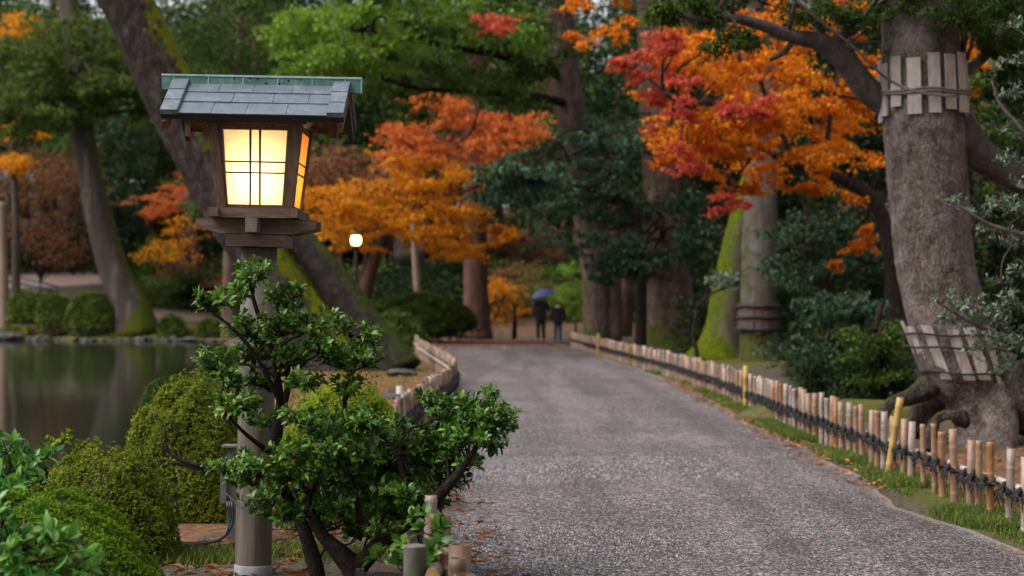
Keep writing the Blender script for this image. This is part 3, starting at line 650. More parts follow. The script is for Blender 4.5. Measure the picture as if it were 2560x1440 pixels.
def along(poly, step, r):
    poly = np.asarray(poly, float); s = spline(np.c_[poly, np.zeros(len(poly))], .1)[:, :2]
    L = np.concatenate([[0], np.cumsum(np.linalg.norm(np.diff(s, axis=0), axis=1))]); t = [0.]
    while t[-1] < L[-1] - step: t.append(t[-1] + step * r.uniform(.62, 1.38))
    t = np.array(t); p = np.c_[np.interp(t, L, s[:, 0]), np.interp(t, L, s[:, 1])]
    e = .05; d = np.c_[np.interp(t + e, L, s[:, 0]) - np.interp(t - e, L, s[:, 0]), np.interp(t + e, L, s[:, 1]) - np.interp(t - e, L, s[:, 1])]
    return p, d / np.linalg.norm(d, axis=1)[:, None]
def fence(label, poly, step, side, seed, limit, knots, stakes=(), railz=.235):
    """side: +1 when the path lies at the left of the walking direction away from the camera (local -x), -1 otherwise"""
    r = rng_(seed); p, d = along(poly, step, r); base = np.array([p[0][0], p[0][1], 0.0])
    root = thing('bamboo_fence', label, 'fence', base)
    for i in range(len(p)):
        if i >= limit: break
        stout = side < 0 and p[i][1] < 7.4
        if stout and i % 3 == 2: continue
        z = float(H(p[i][0], p[i][1])); o = new_obj('bamboo_picket', (PICK_OLD if stout or (side < 0 and i % 5 in (1, 3)) else PICK)[int(r.integers(0, 4))], root)
        o.location = (p[i][0] - base[0], p[i][1] - base[1], z); yaw = math.atan2(d[i][1], d[i][0]) - math.pi / 2
        o.rotation_euler = (r.normal() * .012, r.normal() * .02, r.uniform(0, 6.28)); s = r.uniform(.88, 1.12) * (1.0 if side > 0 else 1.14)
        if stout: s *= 1.25
        o.scale = (s, s, r.uniform(.94, 1.04))
    rest = range(limit, len(p))
    if len(rest):
        m = MB()
        for i in rest: m.lathe([(.026, -.1), (.025, .2), (.028, .21), (.025, .47), (.0, .465)], 6, (p[i][0], p[i][1], float(H(p[i][0], p[i][1]))))
        m.build('far_pickets', M['bamboo'], root, True, True, kind='stuff')
    nrm = np.c_[d[:, 1], -d[:, 0]] * side                         # points away from the path
    seg = 12
    for a in range(0, len(p) - 1, seg):                           # rail poles tied behind the pickets, butted end to end
        b_ = min(a + seg, len(p) - 1); m = MB(); idx = np.arange(a, b_ + 1)
        pts = np.c_[p[idx] + nrm[idx] * .047, np.full(len(idx), railz) + H(p[idx][:, 0], p[idx][:, 1])]
        pts[:, 2] += .006 * np.sin(idx * 1.3)
        rr = np.full(len(idx), .0205); m.tube(pts, rr, 8); m.build('rail', M['bamboo_rail'], root, True, True)
    for i in range(min(knots, len(p))):
        z = float(H(p[i][0], p[i][1])); o = new_obj('rope_knot', KNOT[int(r.integers(0, 4))], root)
        o.location = (p[i][0] - base[0], p[i][1] - base[1], z + railz + r.uniform(-.012, .012))
        yaw = math.atan2(d[i][1], d[i][0]) - math.pi / 2; o.rotation_euler = (r.normal() * .15, 0, yaw + (0 if side > 0 else math.pi)); s = r.uniform(1.15, 1.6) * (1.0 if side > 0 else 1.35); o.scale = (1.05, s, s)
    m = MB()
    pts = np.c_[p - nrm * .032, np.full(len(p), railz) + H(p[:, 0], p[:, 1])]; mid = (pts[1:] + pts[:-1]) / 2; mid[:, :2] += nrm[1:] * .028; mid[:, 2] -= .018
    al = np.empty((len(pts) + len(mid), 3)); al[0::2] = pts; al[1::2] = mid; m.tube(al, .0065, 5)
    m.build('binding_rope', M['rope'], root, True, True)
    if knots < len(p):
        m = MB()
        for i in range(knots, len(p)): c = pts[i]; m.tube([c + (-.012 * side, -.04, .012), c + (-.03 * side, 0, -.006), c + (-.01 * side, .05, -.055)], [.02, .026, .010], 5)
        m.build('far_knots', M['rope'], root, True, True, kind='stuff')
    for (X, Y, ht, rad, lean, lab) in stakes:
        m = MB(); z = float(H(X, Y)); n_ = [(rad, -.1)]
        for zz in np.arange(.1, ht - .05, .15): n_ += [(rad, zz - .01), (rad * 1.12, zz), (rad, zz + .01)]
        n_ += [(rad, ht), (rad * .8, ht), (rad * .75, ht - .03), (0, ht - .03)]
        m.lathe(n_, 10); o = m.build('new_stake', M['bamboo_new'], root, False, True, label=lab)
        o.location = (X - base[0], Y - base[1], z); o.rotation_euler = (0, lean, 0)
    return root
RF = np.array([(2.98, 8.6), (2.95, 10.2), (2.96, 13.6), (2.95, 16.4), (2.94, 18.7), (2.98, 21.2), (3.0, 24.8), (2.93, 30), (2.70, 36), (2.3, 45), (1.92, 55)])
fence('long low bamboo picket fence with black rope ties, right of the gravel path', RF, .29, 1, 21, 296, 140,
      [(2.86, 13.0, .62, .028, .16, 'fresh yellow bamboo stake leaning across the fence'), (2.93, 21.4, .56, .032, 0, 'fresh yellow bamboo stake'), (2.26, 44.6, .58, .045, 0, 'fresh yellow bamboo stake')])
LF = np.array([(-.155, 5.35), (-.20, 6.0), (-.30, 6.9), (-.56, 9.2), (-.80, 11.5), (-.97, 14), (-1.03, 17), (-.95, 20.5), (-.86, 24), (-.92, 27.5), (-1.18, 31), (-1.75, 37), (-2.45, 45), (-2.95, 52), (-3.2, 58), (-3.1, 63), (-2.9, 68)])
fence('winding bamboo picket fence on the pond side of the path, half hidden by the shrub', LF, .24, -1, 22, 296, 140)

def stump():
    o = thing('wooden_post', 'grey round timber post with a flat sawn top beside the nearest bamboo pickets', 'post', (-.345, 6.05, 0))
    m = MB(); m.tube([(0, 0, -.1), (0, 0, .2), (.002, 0, .447)], [.044, .0425, .0415], 20, False, None, .012, 3); m.build('shaft', M['stump'], o, False, True)
    m = MB(); m.lathe([(.0415, .4465), (.038, .4505), (0, .4505)], 20); m.build('sawn_top', M['wood_end'], o, False, False)
stump()
o = thing('bamboo_offcut', 'short bamboo offcut with a pale orange cut end lying between post and pickets', 'bamboo', (-.275, 5.95, .36))
m = MB(); m.tube([(0, -.06, 0), (0, .25, -.012)], .027, 14, False); m.tube([(0, -.045, 0), (0, .2, -.012)], .021, 14, False); m.build('culm', M['bamboo_old'], o, False, True)
m = MB(); m.lathe([(.0268, 0), (.0215, 0), (0, .002)], 14); c = m.build('cut_end', M['bamboo_new'], o, False, False); c.rotation_euler = (math.radians(90), 0, 0); c.location = (0, -.0615, 0)
tag(o, 'bamboo rail end with pale orange cut face between timber post and pickets')

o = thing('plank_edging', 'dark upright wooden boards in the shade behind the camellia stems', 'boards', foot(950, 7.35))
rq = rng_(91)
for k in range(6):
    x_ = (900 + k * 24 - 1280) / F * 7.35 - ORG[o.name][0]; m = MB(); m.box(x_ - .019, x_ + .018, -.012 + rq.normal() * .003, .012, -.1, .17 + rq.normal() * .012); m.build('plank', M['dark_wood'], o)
# short cross fence where the pond-side fence has a gate stub
o = thing('fence_stub', 'short bamboo fence stub with two pale uprights and grey rails running towards the pond', 'fence', (-1.12, 17.0, 0))
for k, (dx, hh) in enumerate([(0, .50), (.07, .44), (-.19, .40), (-.26, .40)]):
    m = MB(); m.lathe([(.034, -.1), (.034, hh), (.026, hh), (.02, hh - .03), (0, hh - .03)], 10, (dx, 0, 0)); m.build('upright', M['bamboo_rail'], o, False, True)
for z in (.39, .22):
    m = MB(); m.box(-.30, .12, -.075, -.037, z, z + .035); m.build('rail', M['greyrope'], o, False, False)

# ------------------------------------------------------------------ electric box, cable
o = thing('electric_box', 'grey electric box on a slim metal post behind the lantern post', 'electric box', foot(577, 9.5))
zb = CAMH - (1250 - HY) / F * 9.5; zt = CAMH - (1112 - HY) / F * 9.5
m = MB(); m.box(-.018, .03, -.02, .03, -.1, zt); m.build('stand', M['metal_box'], o)
m = MB(); m.box(-.052, -.019, -.045, .05, zb, zt - .06); m.build('housing', M['metal_box'], o)
m = MB(); m.box(-.045, .04, -.055, .055, zt + .001, zt + .012); m.build('cap', M['metal_box'], o)
m = MB(); m.box(-.046, -.024, -.0485, -.0455, zt - .15, zt - .12); m.build('sticker', M['concrete'], o)
e = foot(577, 9.5)
o = thing('power_cable', 'black power cables curving over the soil from the electric box', 'cable', e)
for k in range(3):
    q = spline([(e[0] - .01 + .012 * k, e[1] - .05, zb), (e[0] + .01 * k, e[1] - .07, .10), (e[0] - .03, e[1] - .12, .02), (e[0] - .14, e[1] - .22 - .05 * k, .012), (e[0] - .35, e[1] - .25 - .07 * k, .012), (e[0] - .7, e[1] - .2 - .1 * k, .012)], .04)
    m = MB(); m.tube(q, .0075, 6); m.build('cable', M['cable'], o, True, True)
q = spline([P(560, 1228, 9.2), P(600, 1265, 8.1), P(650, 1283, 8.0), P(690, 1300, 7.9)], .05); m = MB(); m.tube(q, .004, 5)
tag(m.build('thin_wire', M['cable'], None, False, True), 'thin black wire running past the lower lantern post', 'wire')

# ------------------------------------------------------------------ clipped azaleas
def azalea(label, px, py_top, py_bot, rpx, D, mat, seed, dens=2600, rd=.8, leaf=.024, bump_=.06, ground=True, group=None, flat=.0, low=.0, coretone=None, name='azalea_bush'):
    """dome through the given picture extents; leaves in rosettes over a twiggy core"""
    r = rng_(seed); R = rpx * D / F; cx = (px - 1280) / F * D
    zt = CAMH - (py_top - HY) / F * D; zb = CAMH - (py_bot - HY) / F * D; hz = zt - zb
    root = thing(name, label, 'bush', (cx, D, zb), group)
    area = 2 * math.pi * ((R * R + R * rd * R + hz * R) / 3) * 1.05; n = int(min(area * dens * 1.5, 24000))
    u = r.normal(size=(n * 2, 3)); u[:, 2] = np.abs(u[:, 2]) - low; u = unit(u)
    u = u[(u[:, 1] < .55)][:n]
    def rad(u):
        a = np.arctan2(u[:, 1], u[:, 0]); e = np.arcsin(np.clip(u[:, 2], -1, 1)); s = np.ones(len(u)); rr = rng_(seed + 7)
        for q in range(9): s = s + bump_ / (1 + .25 * q) * np.sin((q + 2) * a + rr.uniform(0, 6)) * np.cos((q * 1.2 + 2.3) * e + rr.uniform(0, 6))
        return s
    sup = np.sign(u) * np.abs(u) ** (1 - flat); s = rad(u)[:, None] * sup * np.array([R, R * rd, hz])
    s *= (1 - np.abs(r.normal(size=(len(u), 1))) * .035 + (r.random((len(u), 1)) < .025) * r.uniform(.02, .07, (len(u), 1)))
    nn = unit(u / np.array([R, R * rd, hz]))
    k = 5; ax = np.repeat(nn, k, 0) + r.normal(size=(len(nn) * k, 3)) * .42; pp = np.repeat(s, k, 0)
    rd_ = unit(np.cross(r.normal(size=ax.shape), ax)); d = ax * r.uniform(.0, .5, (len(ax), 1)) + rd_
    Ls = leaf * .78 * r.uniform(.55, 1.25, len(ax)) * max(1, D / 12)
    V_, f_ = leaf_arrays(LEAF_DIAMOND, pp, frames(d, ax + np.array([0, 0, .35])), Ls, Ls * .56)
    tag(new_obj('foliage', make_mesh('foliage', V_, [f_], mat, False), root), kind='stuff')
    gu = np.array([[math.cos(a) * math.cos(e), math.sin(a) * math.cos(e), math.sin(e)] for e in np.linspace(-.25 - low, 1.5, 12) for a in np.linspace(0, 6.283, 28, endpoint=False)])
    V2 = rad(gu)[:, None] * np.sign(gu) * np.abs(gu) ** (1 - flat) * np.array([R, R * rd, hz]) * .93
    i_ = np.arange(11)[:, None] * 28; j_ = np.arange(28)[None]; jj = (j_ + 1) % 28
    new_obj('twigs', make_mesh('twigs', V2, [np.stack([i_ + j_, i_ + jj, i_ + 28 + jj, i_ + 28 + j_], -1).reshape(-1, 4), (np.arange(28) + 11 * 28)[None]], M['core'], True), root)
    m = MB(); gz = float(H(cx, D)) - zb
    for q in range(4):
        a = q * 1.6 + seed; m.tube([(math.cos(a) * .06, math.sin(a) * .06, min(gz, 0) - .08), (math.cos(a) * R * .25, math.sin(a) * R * .2, hz * .2), (math.cos(a) * R * .5, math.sin(a) * R * .4, hz * .5)], [.03, .022, .01], 6)
    m.build('stem', M['twig'], root, False, True)
    return root
azalea('mossy green clipped bush filling the bottom left corner, nearest the camera', 90, 1228, 1560, 330, 6.9, M['azalea_moss'], 31, 5200, .8, .017, .05)
azalea('rounded olive azalea bush with brownish leaves behind the mossy corner bush', 255, 1128, 1450, 190, 8.9, M['azalea'], 32, 4200, .95, .024, .05, flat=.2)
azalea('tall domed azalea bush left of the lantern post, above the pond', 470, 958, 1300, 165, 10.6, M['azalea'], 33, 4000, .9, .026, .06, flat=.15)
azalea('small dark clipped bush behind the tall domed azalea at the pond edge', 425, 945, 1040, 82, 13.6, M['midgreen'], 34, 3500, .9, .024, .05)
azalea('bright yellow-green clipped azalea dome right of the lantern post', 865, 962, 1330, 165, 10.8, M['azalea_bright'], 35, 4200, .85, .022, .04, flat=.25)
azalea('low brownish bush at the pond edge beside the lantern post', 575, 880, 985, 85, 21, M['olive'], 36, 2200, .9, .03, .08)
# gnarled branches that show against the tall dome
dr = P(430, 1150, 10.0); o = thing('dead_branch', 'dark bare branch lying across the front of the tall domed azalea', 'branch', dr)
for rows in ([(395, 1112, 2), (420, 1128, 3.5), (450, 1150, 5), (500, 1165, 6), (560, 1178, 5)], [(395, 1045, 1.5), (412, 1070, 2), (416, 1110, 2.5), (428, 1135, 3)], [(420, 1158, 3), (460, 1162, 4), (520, 1180, 4)]):
    a, b_ = px_path(rows, 9.95, .03); m = MB(); m.tube(a, b_, 7, True, None, .05, 5); m.build('limb', M['twig'], o, True, True)

# ------------------------------------------------------------------ leafy plants with real leaves (camellia in front of the lantern, corner plants)
def leafy(root, r, pads, mat, L, wr, stems_from, twig_mat, n_per=1.0, indiv=0, tw=.0028, tmpl=LEAF_OVAL, droop=.12, name='foliage', whorl=7, up=.5, rise=.12):
    """pads: (centre, radii). twigs rise through each pad, leaves sit alternately on them and in a whorl at the tip"""
    pos, dirs, nrm, Ls = [], [], [], []; tm = MB()
    for c, rad in pads:
        nt_ = max(3, int(n_per * (rad[0] * rad[2] * 4) / .0026))
        st = stems_from(c)
        a_, b_ = limb_to(r, st, c - np.array([0, 0, rad[2] * .3]), tw * 3.0, tw * 1.6, .05, .03); tm.tube(a_, b_, 6, False, None, .06, int(r.integers(0, 999)))
        for _ in range(nt_):
            e = unit(r.normal(size=3)); e[2] = e[2] * .8 + rise; tip = c + e * rad * r.uniform(.5, 1.0)
            s0 = c + (tip - c) * r.uniform(.0, .25) - np.array([0, 0, rad[2] * .25]); ln = np.linalg.norm(tip - s0)
            mid = (s0 + tip) / 2 + r.normal(size=3) * ln * .08 - np.array([0, 0, ln * .10]); t = np.linspace(0, 1, 6)[:, None]
            cv = (1 - t) ** 2 * s0 + 2 * t * (1 - t) * mid + t ** 2 * tip; tm.tube(cv, np.linspace(tw * 1.1, tw * .5, 6), 4, False)
            tdir = unit(tip - mid); k = int(max(3, ln / (L * .42)))
            for q in range(k):
                tt = .3 + .7 * (q + r.random() * .5) / k; p0 = (1 - tt) ** 2 * s0 + 2 * tt * (1 - tt) * mid + tt ** 2 * tip
                sd_ = unit(np.cross(tdir, r.normal(size=3))); pos.append(p0); dirs.append(unit(tdir * r.uniform(.3, .8) + sd_ - np.array([0, 0, droop]))); nrm.append(np.array([0, 0, up]) + tdir * .5 + r.normal(size=3) * .28); Ls.append(L * r.uniform(.5, 1.2))
            for q in range(whorl - int(r.integers(0, 3))):
                sd_ = unit(np.cross(tdir, r.normal(size=3))); pos.append(tip); dirs.append(unit(tdir * r.uniform(.35, 1.3) + sd_ - np.array([0, 0, droop]))); nrm.append(tdir + r.normal(size=3) * .25 + np.array([0, 0, up * .5])); Ls.append(L * r.uniform(.6, 1.12))
    pos, dirs, nrm, Ls = map(np.array, (pos, dirs, nrm, Ls)); R = frames(dirs, nrm); org = ORG[root.name]
    wv = Ls * wr * r.uniform(.85, 1.15, len(Ls))
    order = np.argsort(pos[:, 1] - .6 * Ls * 10)                 # nearest and largest first
    own = order[:indiv]; rest = order[indiv:]
    if indiv:
        lm = []
        for q in range(4):
            V_, f_ = leaf_arrays(tmpl, np.zeros((1, 3)), np.eye(3)[None], np.array([1.0]), np.array([wr * (.85 + .1 * q)])); V_[:, 2] *= .6 + .3 * q
            lm.append(make_mesh('leaf', V_, [f_], mat, True))
        for q in own:
            ob = new_obj('leaf', lm[int(r.integers(0, 4))], root); mw = Matrix([[*(R[q][a] * Ls[q]), pos[q][a] - org[a]] for a in range(3)] + [[0, 0, 0, 1]]); ob.matrix_local = mw
    V_, f_ = leaf_arrays(tmpl, pos[rest], R[rest], Ls[rest], wv[rest])
    tag(new_obj(name, make_mesh(name, V_ - org, [f_], mat, True), root), kind='stuff')
    V_, f_ = tm.arrays(); tag(new_obj('twigs', make_mesh('twigs', V_ - org, f_, twig_mat, True), root), kind='stuff')
    return len(pos)

CD = 7.75
r = rng_(77)
cb = np.array([(850 - 1280) / F * CD, CD, 0.0])
cam_bush = thing('camellia_shrub', 'glossy dark green camellia shrub with crooked stems spreading in front of the lantern post', 'shrub', cb)
stems = [
    [(800, 1560, 26, 7.75), (792, 1440, 22, 7.75), (775, 1370, 19, 7.75), (745, 1290, 15, 7.78), (700, 1200, 13, 7.8), (685, 1130, 16, 7.8), (695, 1060, 15, 7.8), (700, 990, 10, 7.8), (680, 880, 7, 7.75), (640, 770, 5.5, 7.75), (628, 715, 4, 7.75)],
    [(700, 1060, 9, 7.8), (720, 960, 8, 7.8), (712, 900, 7, 7.85), (690, 860, 4, 7.85)],
    [(702, 1010, 6, 7.78), (640, 890, 5.5, 7.7), (580, 820, 4.5, 7.65), (522, 775, 3.5, 7.65)],
    [(905, 1580, 40, 7.7), (890, 1440, 34, 7.7), (850, 1385, 24, 7.7), (800, 1330, 16, 7.75), (772, 1250, 10, 7.75), (800, 1170, 7, 7.75)],
    [(895, 1420, 24, 7.7), (960, 1350, 22, 7.65), (1040, 1290, 17, 7.6), (1110, 1225, 14, 7.55), (1170, 1150, 9, 7.5), (1215, 1080, 5, 7.5)],
    [(1030, 1295, 8, 7.6), (1010, 1200, 7, 7.6), (990, 1120, 5, 7.6)],
    [(960, 1345, 9, 7.65), (900, 1290, 8, 7.6), (890, 1220, 6, 7.6)],
    [(870, 1110, 6, 7.9), (865, 1060, 6, 7.9), (862, 990, 5, 7.95), (885, 920, 3.5, 7.95), (925, 850, 3, 7.95)],
    [(700, 1150, 8, 7.8), (620, 1090, 5, 7.7), (560, 1030, 4, 7.65)],
    [(690, 800, 4, 7.75), (720, 745, 3, 7.8), (735, 715, 2.5, 7.8)]]
SP = []
for k, rows in enumerate(stems):
    a_, b_ = px_path(rows, CD, .04); SP.append(a_); m = MB(); m.tube(a_, b_, 10, True, None, .05, 40 + k); m.build('stem', M['twig'], cam_bush, True, True)
SP = np.concatenate(SP)
def near_stem(c):
    w = SP - c; dd = np.linalg.norm(w * np.array([1, 1, .8]), axis=1) + np.clip(w[:, 2], 0, 1) * 1.5; return SP[int(np.argmin(dd + .04 * r.random(len(dd))))]
cp = [(632, 690, 45, 42), (600, 735, 40, 26), (550, 755, 62, 36), (520, 770, 34, 24), (690, 745, 34, 38), (720, 780, 40, 30), (625, 830, 62, 44), (700, 830, 60, 44), (770, 815, 62, 34), (835, 800, 30, 18),
      (640, 890, 60, 36), (720, 900, 70, 50), (800, 870, 60, 36), (545, 920, 56, 34), (520, 900, 32, 24), (590, 960, 46, 30), (660, 960, 60, 34), (760, 960, 56, 36), (880, 880, 56, 34), (925, 835, 24, 22), (850, 910, 52, 40), (915, 905, 40, 34), (870, 970, 46, 30),
      (600, 1020, 60, 34), (560, 1020, 40, 30), (660, 1060, 52, 30), (760, 1050, 70, 36), (565, 1170, 58, 28), (640, 1180, 74, 44), (700, 1220, 60, 40), (600, 1200, 50, 30), (730, 1140, 60, 40),
      (830, 1080, 90, 46), (920, 1060, 80, 46), (1000, 1090, 74, 44), (870, 1150, 100, 50), (970, 1160, 100, 52), (1070, 1150, 84, 50), (800, 1210, 90, 46), (900, 1230, 90, 46), (1000, 1235, 90, 40), (760, 1275, 62, 36),
      (1085, 1010, 44, 30), (1120, 1040, 60, 44), (1175, 1020, 60, 36), (1240, 990, 26, 24), (1230, 1050, 56, 42), (1270, 1055, 36, 34), (1180, 1090, 80, 46), (1120, 1110, 80, 46), (1230, 1110, 46, 36), (1150, 1160, 60, 36), (1090, 1220, 56, 34), (1010, 1290, 70, 26), (880, 1300, 60, 28), (1170, 1170, 34, 28),
      (700, 1290, 60, 30), (780, 1320, 60, 26), (960, 1330, 60, 24), (1060, 1270, 50, 26), (640, 1260, 44, 24), (850, 1260, 90, 36), (940, 1280, 80, 34), (740, 1190, 70, 40), (830, 1130, 80, 44), (930, 1120, 90, 46), (1030, 1120, 80, 44), (1020, 1190, 90, 44), (900, 1180, 90, 44), (1140, 1080, 70, 44), (1200, 1050, 60, 40),
      (1090, 1260, 50, 24), (1130, 1210, 50, 24), (1010, 1250, 70, 30), (900, 1330, 70, 24), (800, 1270, 80, 34), (690, 1250, 60, 34), (620, 700, 30, 26), (655, 670, 22, 18), (735, 735, 24, 30), (860, 830, 28, 20), (930, 850, 20, 26)]
pads = []
for (a, b_, rx, ry) in cp:
    d = CD + r.uniform(-.28, .42) * (1 if b_ > 1030 else .55) - .02
    pads.append((P(a, b_, d), np.array([rx * d / F, max(rx, 40) * d / F * .9, ry * d / F])))
nl = leafy(cam_bush, r, pads, M['camellia'], .043, .50, near_stem, M['twig'], 2.7, 290, whorl=6, up=.7, tw=.0022, droop=.04, rise=.34)
# withered flower heads in the upper right spray
pp = np.concatenate([P(x_, y_, 7.9)[None] for x_, y_ in [(845, 900), (860, 925), (885, 915), (840, 935), (905, 940), (870, 890), (925, 955), (815, 925)]]); pp = np.repeat(pp, 14, 0) + r.normal(size=(112, 3)) * .022
V_, f_ = leaf_arrays(LEAF_DIAMOND, pp, frames(r.normal(size=(112, 3)), r.normal(size=(112, 3))), .022, .010)
tag(new_obj('withered_blooms', make_mesh('withered_blooms', V_ - cb, [f_], M['dead_bloom'], False), cam_bush), kind='stuff')
# fern-like strands on the left stem
def ground_plant(label, px, py, D, rx, ry, mat, L, wr, seed, n=1.0, indiv=0, name='leafy_plant', extra=(), tw=.0025):
    r = rng_(seed); b0 = foot(px, D); root = thing(name, label, 'plant', b0)
    m = MB()
    for q in range(3):
        a_, b_ = limb_to(r, b0 + np.array([r.normal() * .04, r.normal() * .04, -.05]), P(px + r.normal() * rx * .3, py, D), .012, .005, .0, .06); m.tube(a_, b_, 6, True, None, .04, q)
    m.build('stem', M['twig'], root, True, True)
    pads = [(P(a, b_, D + dz), np.array([x_ * D / F, x_ * D / F, y_ * D / F])) for a, b_, x_, y_, dz in extra]
    leafy(root, r, pads, mat, L, wr, lambda c: P(px, py + ry * .8, D) if True else c, M['twig'], n, indiv, tw)
    return root
ground_plant('blurred broad-leaved plant with shiny leaves overhanging the bottom left corner', -30, 1330, 5.6, 200, 160, M['fore'], .075, .42, 51, .8, 0, extra=[(20, 1320, 110, 70, 0), (90, 1390, 120, 60, -.1), (180, 1420, 90, 40, 0), (10, 1250, 80, 40, .1), (-20, 1420, 100, 60, -.1), (150, 1340, 60, 40, 0)])
ground_plant('bright green leafy sprig rising at the left edge above the olive azalea', -10, 1200, 7.0, 150, 120, M['fore'], .062, .42, 52, 1.0, 0, extra=[(20, 1120, 50, 40, 0), (60, 1160, 70, 36, .1), (10, 1180, 60, 40, 0), (110, 1140, 46, 26, .2), (40, 1210, 70, 30, 0)])
ground_plant('thin upright sprig with small leaves standing against the pond', 80, 1200, 8.0, 60, 60, M['azalea_bright'], .036, .5, 53, 1.1, 0, extra=[(160, 1095, 24, 20, 0), (132, 1100, 16, 24, 0), (120, 1150, 30, 20, 0)])
ground_plant('small creeping plant with round dark leaves at the foot of the timber post', 1085, 1400, 6.2, 60, 40, M['camellia'], .06, .62, 54, .9, 0, extra=[(1085, 1375, 40, 26, 0), (1000, 1420, 44, 22, 0), (1060, 1432, 30, 16, 0), (1075, 1330, 36, 30, .35), (1020, 1360, 44, 30, .5), (960, 1400, 50, 26, .6), (1060, 1290, 30, 24, .5)])

# ------------------------------------------------------------------ trees on the right
def tree_root(name, label, px, D, cat='tree', group=None):
    return thing(name, label, cat, foot(px, D), group)
def limbs(root, r, starts, pads, mat, r0, r1, every=1, sag=.1):
    starts = np.asarray(starts)
    for k, (c, rad) in enumerate(pads):
        if k % every: continue
        w = np.linalg.norm((starts - c) * np.array([1, 1, .7]), axis=1); s = starts[int(np.argmin(w + .15 * r.random(len(w)) * w))]
        a_, b_ = limb_to(r, s, c, r0, r1, sag, .2); m = MB(); m.tube(a_, b_, 7, True, None, .03, k); m.build('limb', mat, root, True, True)
def band(root, pts, rad, z0, z1, nb, w, mat, tilt=(0, 0), ropes=(), rm='rope', seed=0, arc=(-math.pi, 0), th=.022, rr=.011):
    """wooden battens tied round a trunk; pts/rad describe the trunk (world), z range at the trunk's middle"""
    r = rng_(seed); o = ORG[root.name]
    def at(z): return np.array([np.interp(z, pts[::-1, 2] if pts[0, 2] > pts[-1, 2] else pts[:, 2], (pts[::-1] if pts[0, 2] > pts[-1, 2] else pts)[:, k]) for k in (0, 1)]), np.interp(z, pts[::-1, 2] if pts[0, 2] > pts[-1, 2] else pts[:, 2], rad[::-1] if pts[0, 2] > pts[-1, 2] else rad)
    for k in range(nb):
        a = arc[0] + (arc[1] - arc[0]) * (k + .5) / nb; a += r.normal() * .04; zz0 = z0 + tilt[0] * math.cos(a) + r.normal() * .02; zz1 = z1 + tilt[1] * math.cos(a) + r.normal() * .02
        c0, r0_ = at(zz0); c1, r1_ = at(zz1); n_ = np.array([math.cos(a), math.sin(a)]); t_ = np.array([-n_[1], n_[0]]); ww = w * r.uniform(.85, 1.1) / 2
        q_ = lambda c, R, z: [(*(c + n_ * (R + .012) - t_ * ww), z), (*(c + n_ * (R + .012 + th) - t_ * ww), z), (*(c + n_ * (R + .012 + th) + t_ * ww), z), (*(c + n_ * (R + .012) + t_ * ww), z)]
        m = MB(); m.hexa(q_(c0, r0_ * 1.03, zz0), q_(c1, r1_ * 1.03, zz1)); m.build('batten', mat, root, True)
    for f in ropes:
        z = z0 + (z1 - z0) * f; tl = tilt[0] + (tilt[1] - tilt[0]) * f; P_ = []
        for a in np.linspace(0, 2 * math.pi, 41):
            zz = z + tl * math.cos(a); c, R = at(zz); P_.append((c[0] + math.cos(a) * (R * 1.03 + .014 + th + rr), c[1] + math.sin(a) * (R * 1.03 + .014 + th + rr), zz + .008 * math.sin(a * 5 + f * 9)))
        m = MB(); m.tube(P_, rr, 6); m.build('binding', M[rm], root, True, True)

# the great tree at the right, with two rings of battens
BD = 15.7
big = tree_root('old_oak', 'great grey-barked old tree at the right with two rings of tied wooden battens', 2390, BD)
rows = [(2300, -420, 86), (2302, -150, 90), (2305, 0, 93), (2306, 150, 96), (2310, 300, 98), (2318, 450, 98), (2330, 600, 97), (2342, 700, 96), (2362, 800, 97), (2386, 890, 100), (2408, 940, 90), (2436, 990, 74), (2450, 1060, 66), (2462, 1150, 80)]
tr, tp, trad = trunk_obj(big, rows, BD, M['grey_bark'], .06, 44, 0, rough=.03, seed=11)
for k, rows in enumerate([[(2370, 905, 50, 15.75), (2325, 960, 34, 15.65), (2272, 992, 20, 15.5), (2222, 1012, 16, 15.4), (2185, 1080, 16, 15.3)],
                          [(2470, 900, 60, 15.72), (2485, 980, 52, 15.6), (2492, 1050, 46, 15.45), (2500, 1120, 44, 15.3), (2510, 1190, 40, 15.2)],
                          [(2500, 940, 70, 15.7), (2560, 1010, 60, 15.6), (2640, 1080, 48, 15.5), (2700, 1130, 40, 15.4)],
                          [(2408, 1050, 22, 15.0), (2378, 1038, 13, 14.9), (2345, 1045, 12, 14.9), (2326, 1075, 12, 14.8), (2318, 1130, 12, 14.8)],
                          [(2350, 930, 46, 16.0), (2322, 1000, 40, 16.3), (2300, 1090, 40, 16.5)]]):
    a_, b_ = px_path(rows, BD, .06); m = MB(); m.tube(a_, b_, 20, True, None, .10, 60 + k); m.build('root', M['grey_bark' if k == 1 else 'root_bark'], big, True, True)
band(big, tp, trad, float(P(0, 292, BD)[2]), float(P(0, 152, BD)[2]), 9, .115, M['batten'], ropes=(.36, .41), rm='greyrope', seed=3, arc=(-math.pi - .35, .35), rr=.010)
band(big, tp, trad, float(P(0, 950, BD)[2]), float(P(0, 815, BD)[2]), 8, .105, M['batten'], tilt=(-.02, -.01), ropes=(.14, .60, .84), seed=4, arc=(-math.pi - .3, .5), rr=.011)
m = MB(); m.lathe([(0.0, -.06), (.04, -.045), (.062, 0), (.04, .045), (0, .06)], 12, P(2222, 122, BD - .12)); m.build('burr', M['grey_bark'], big, True, True)
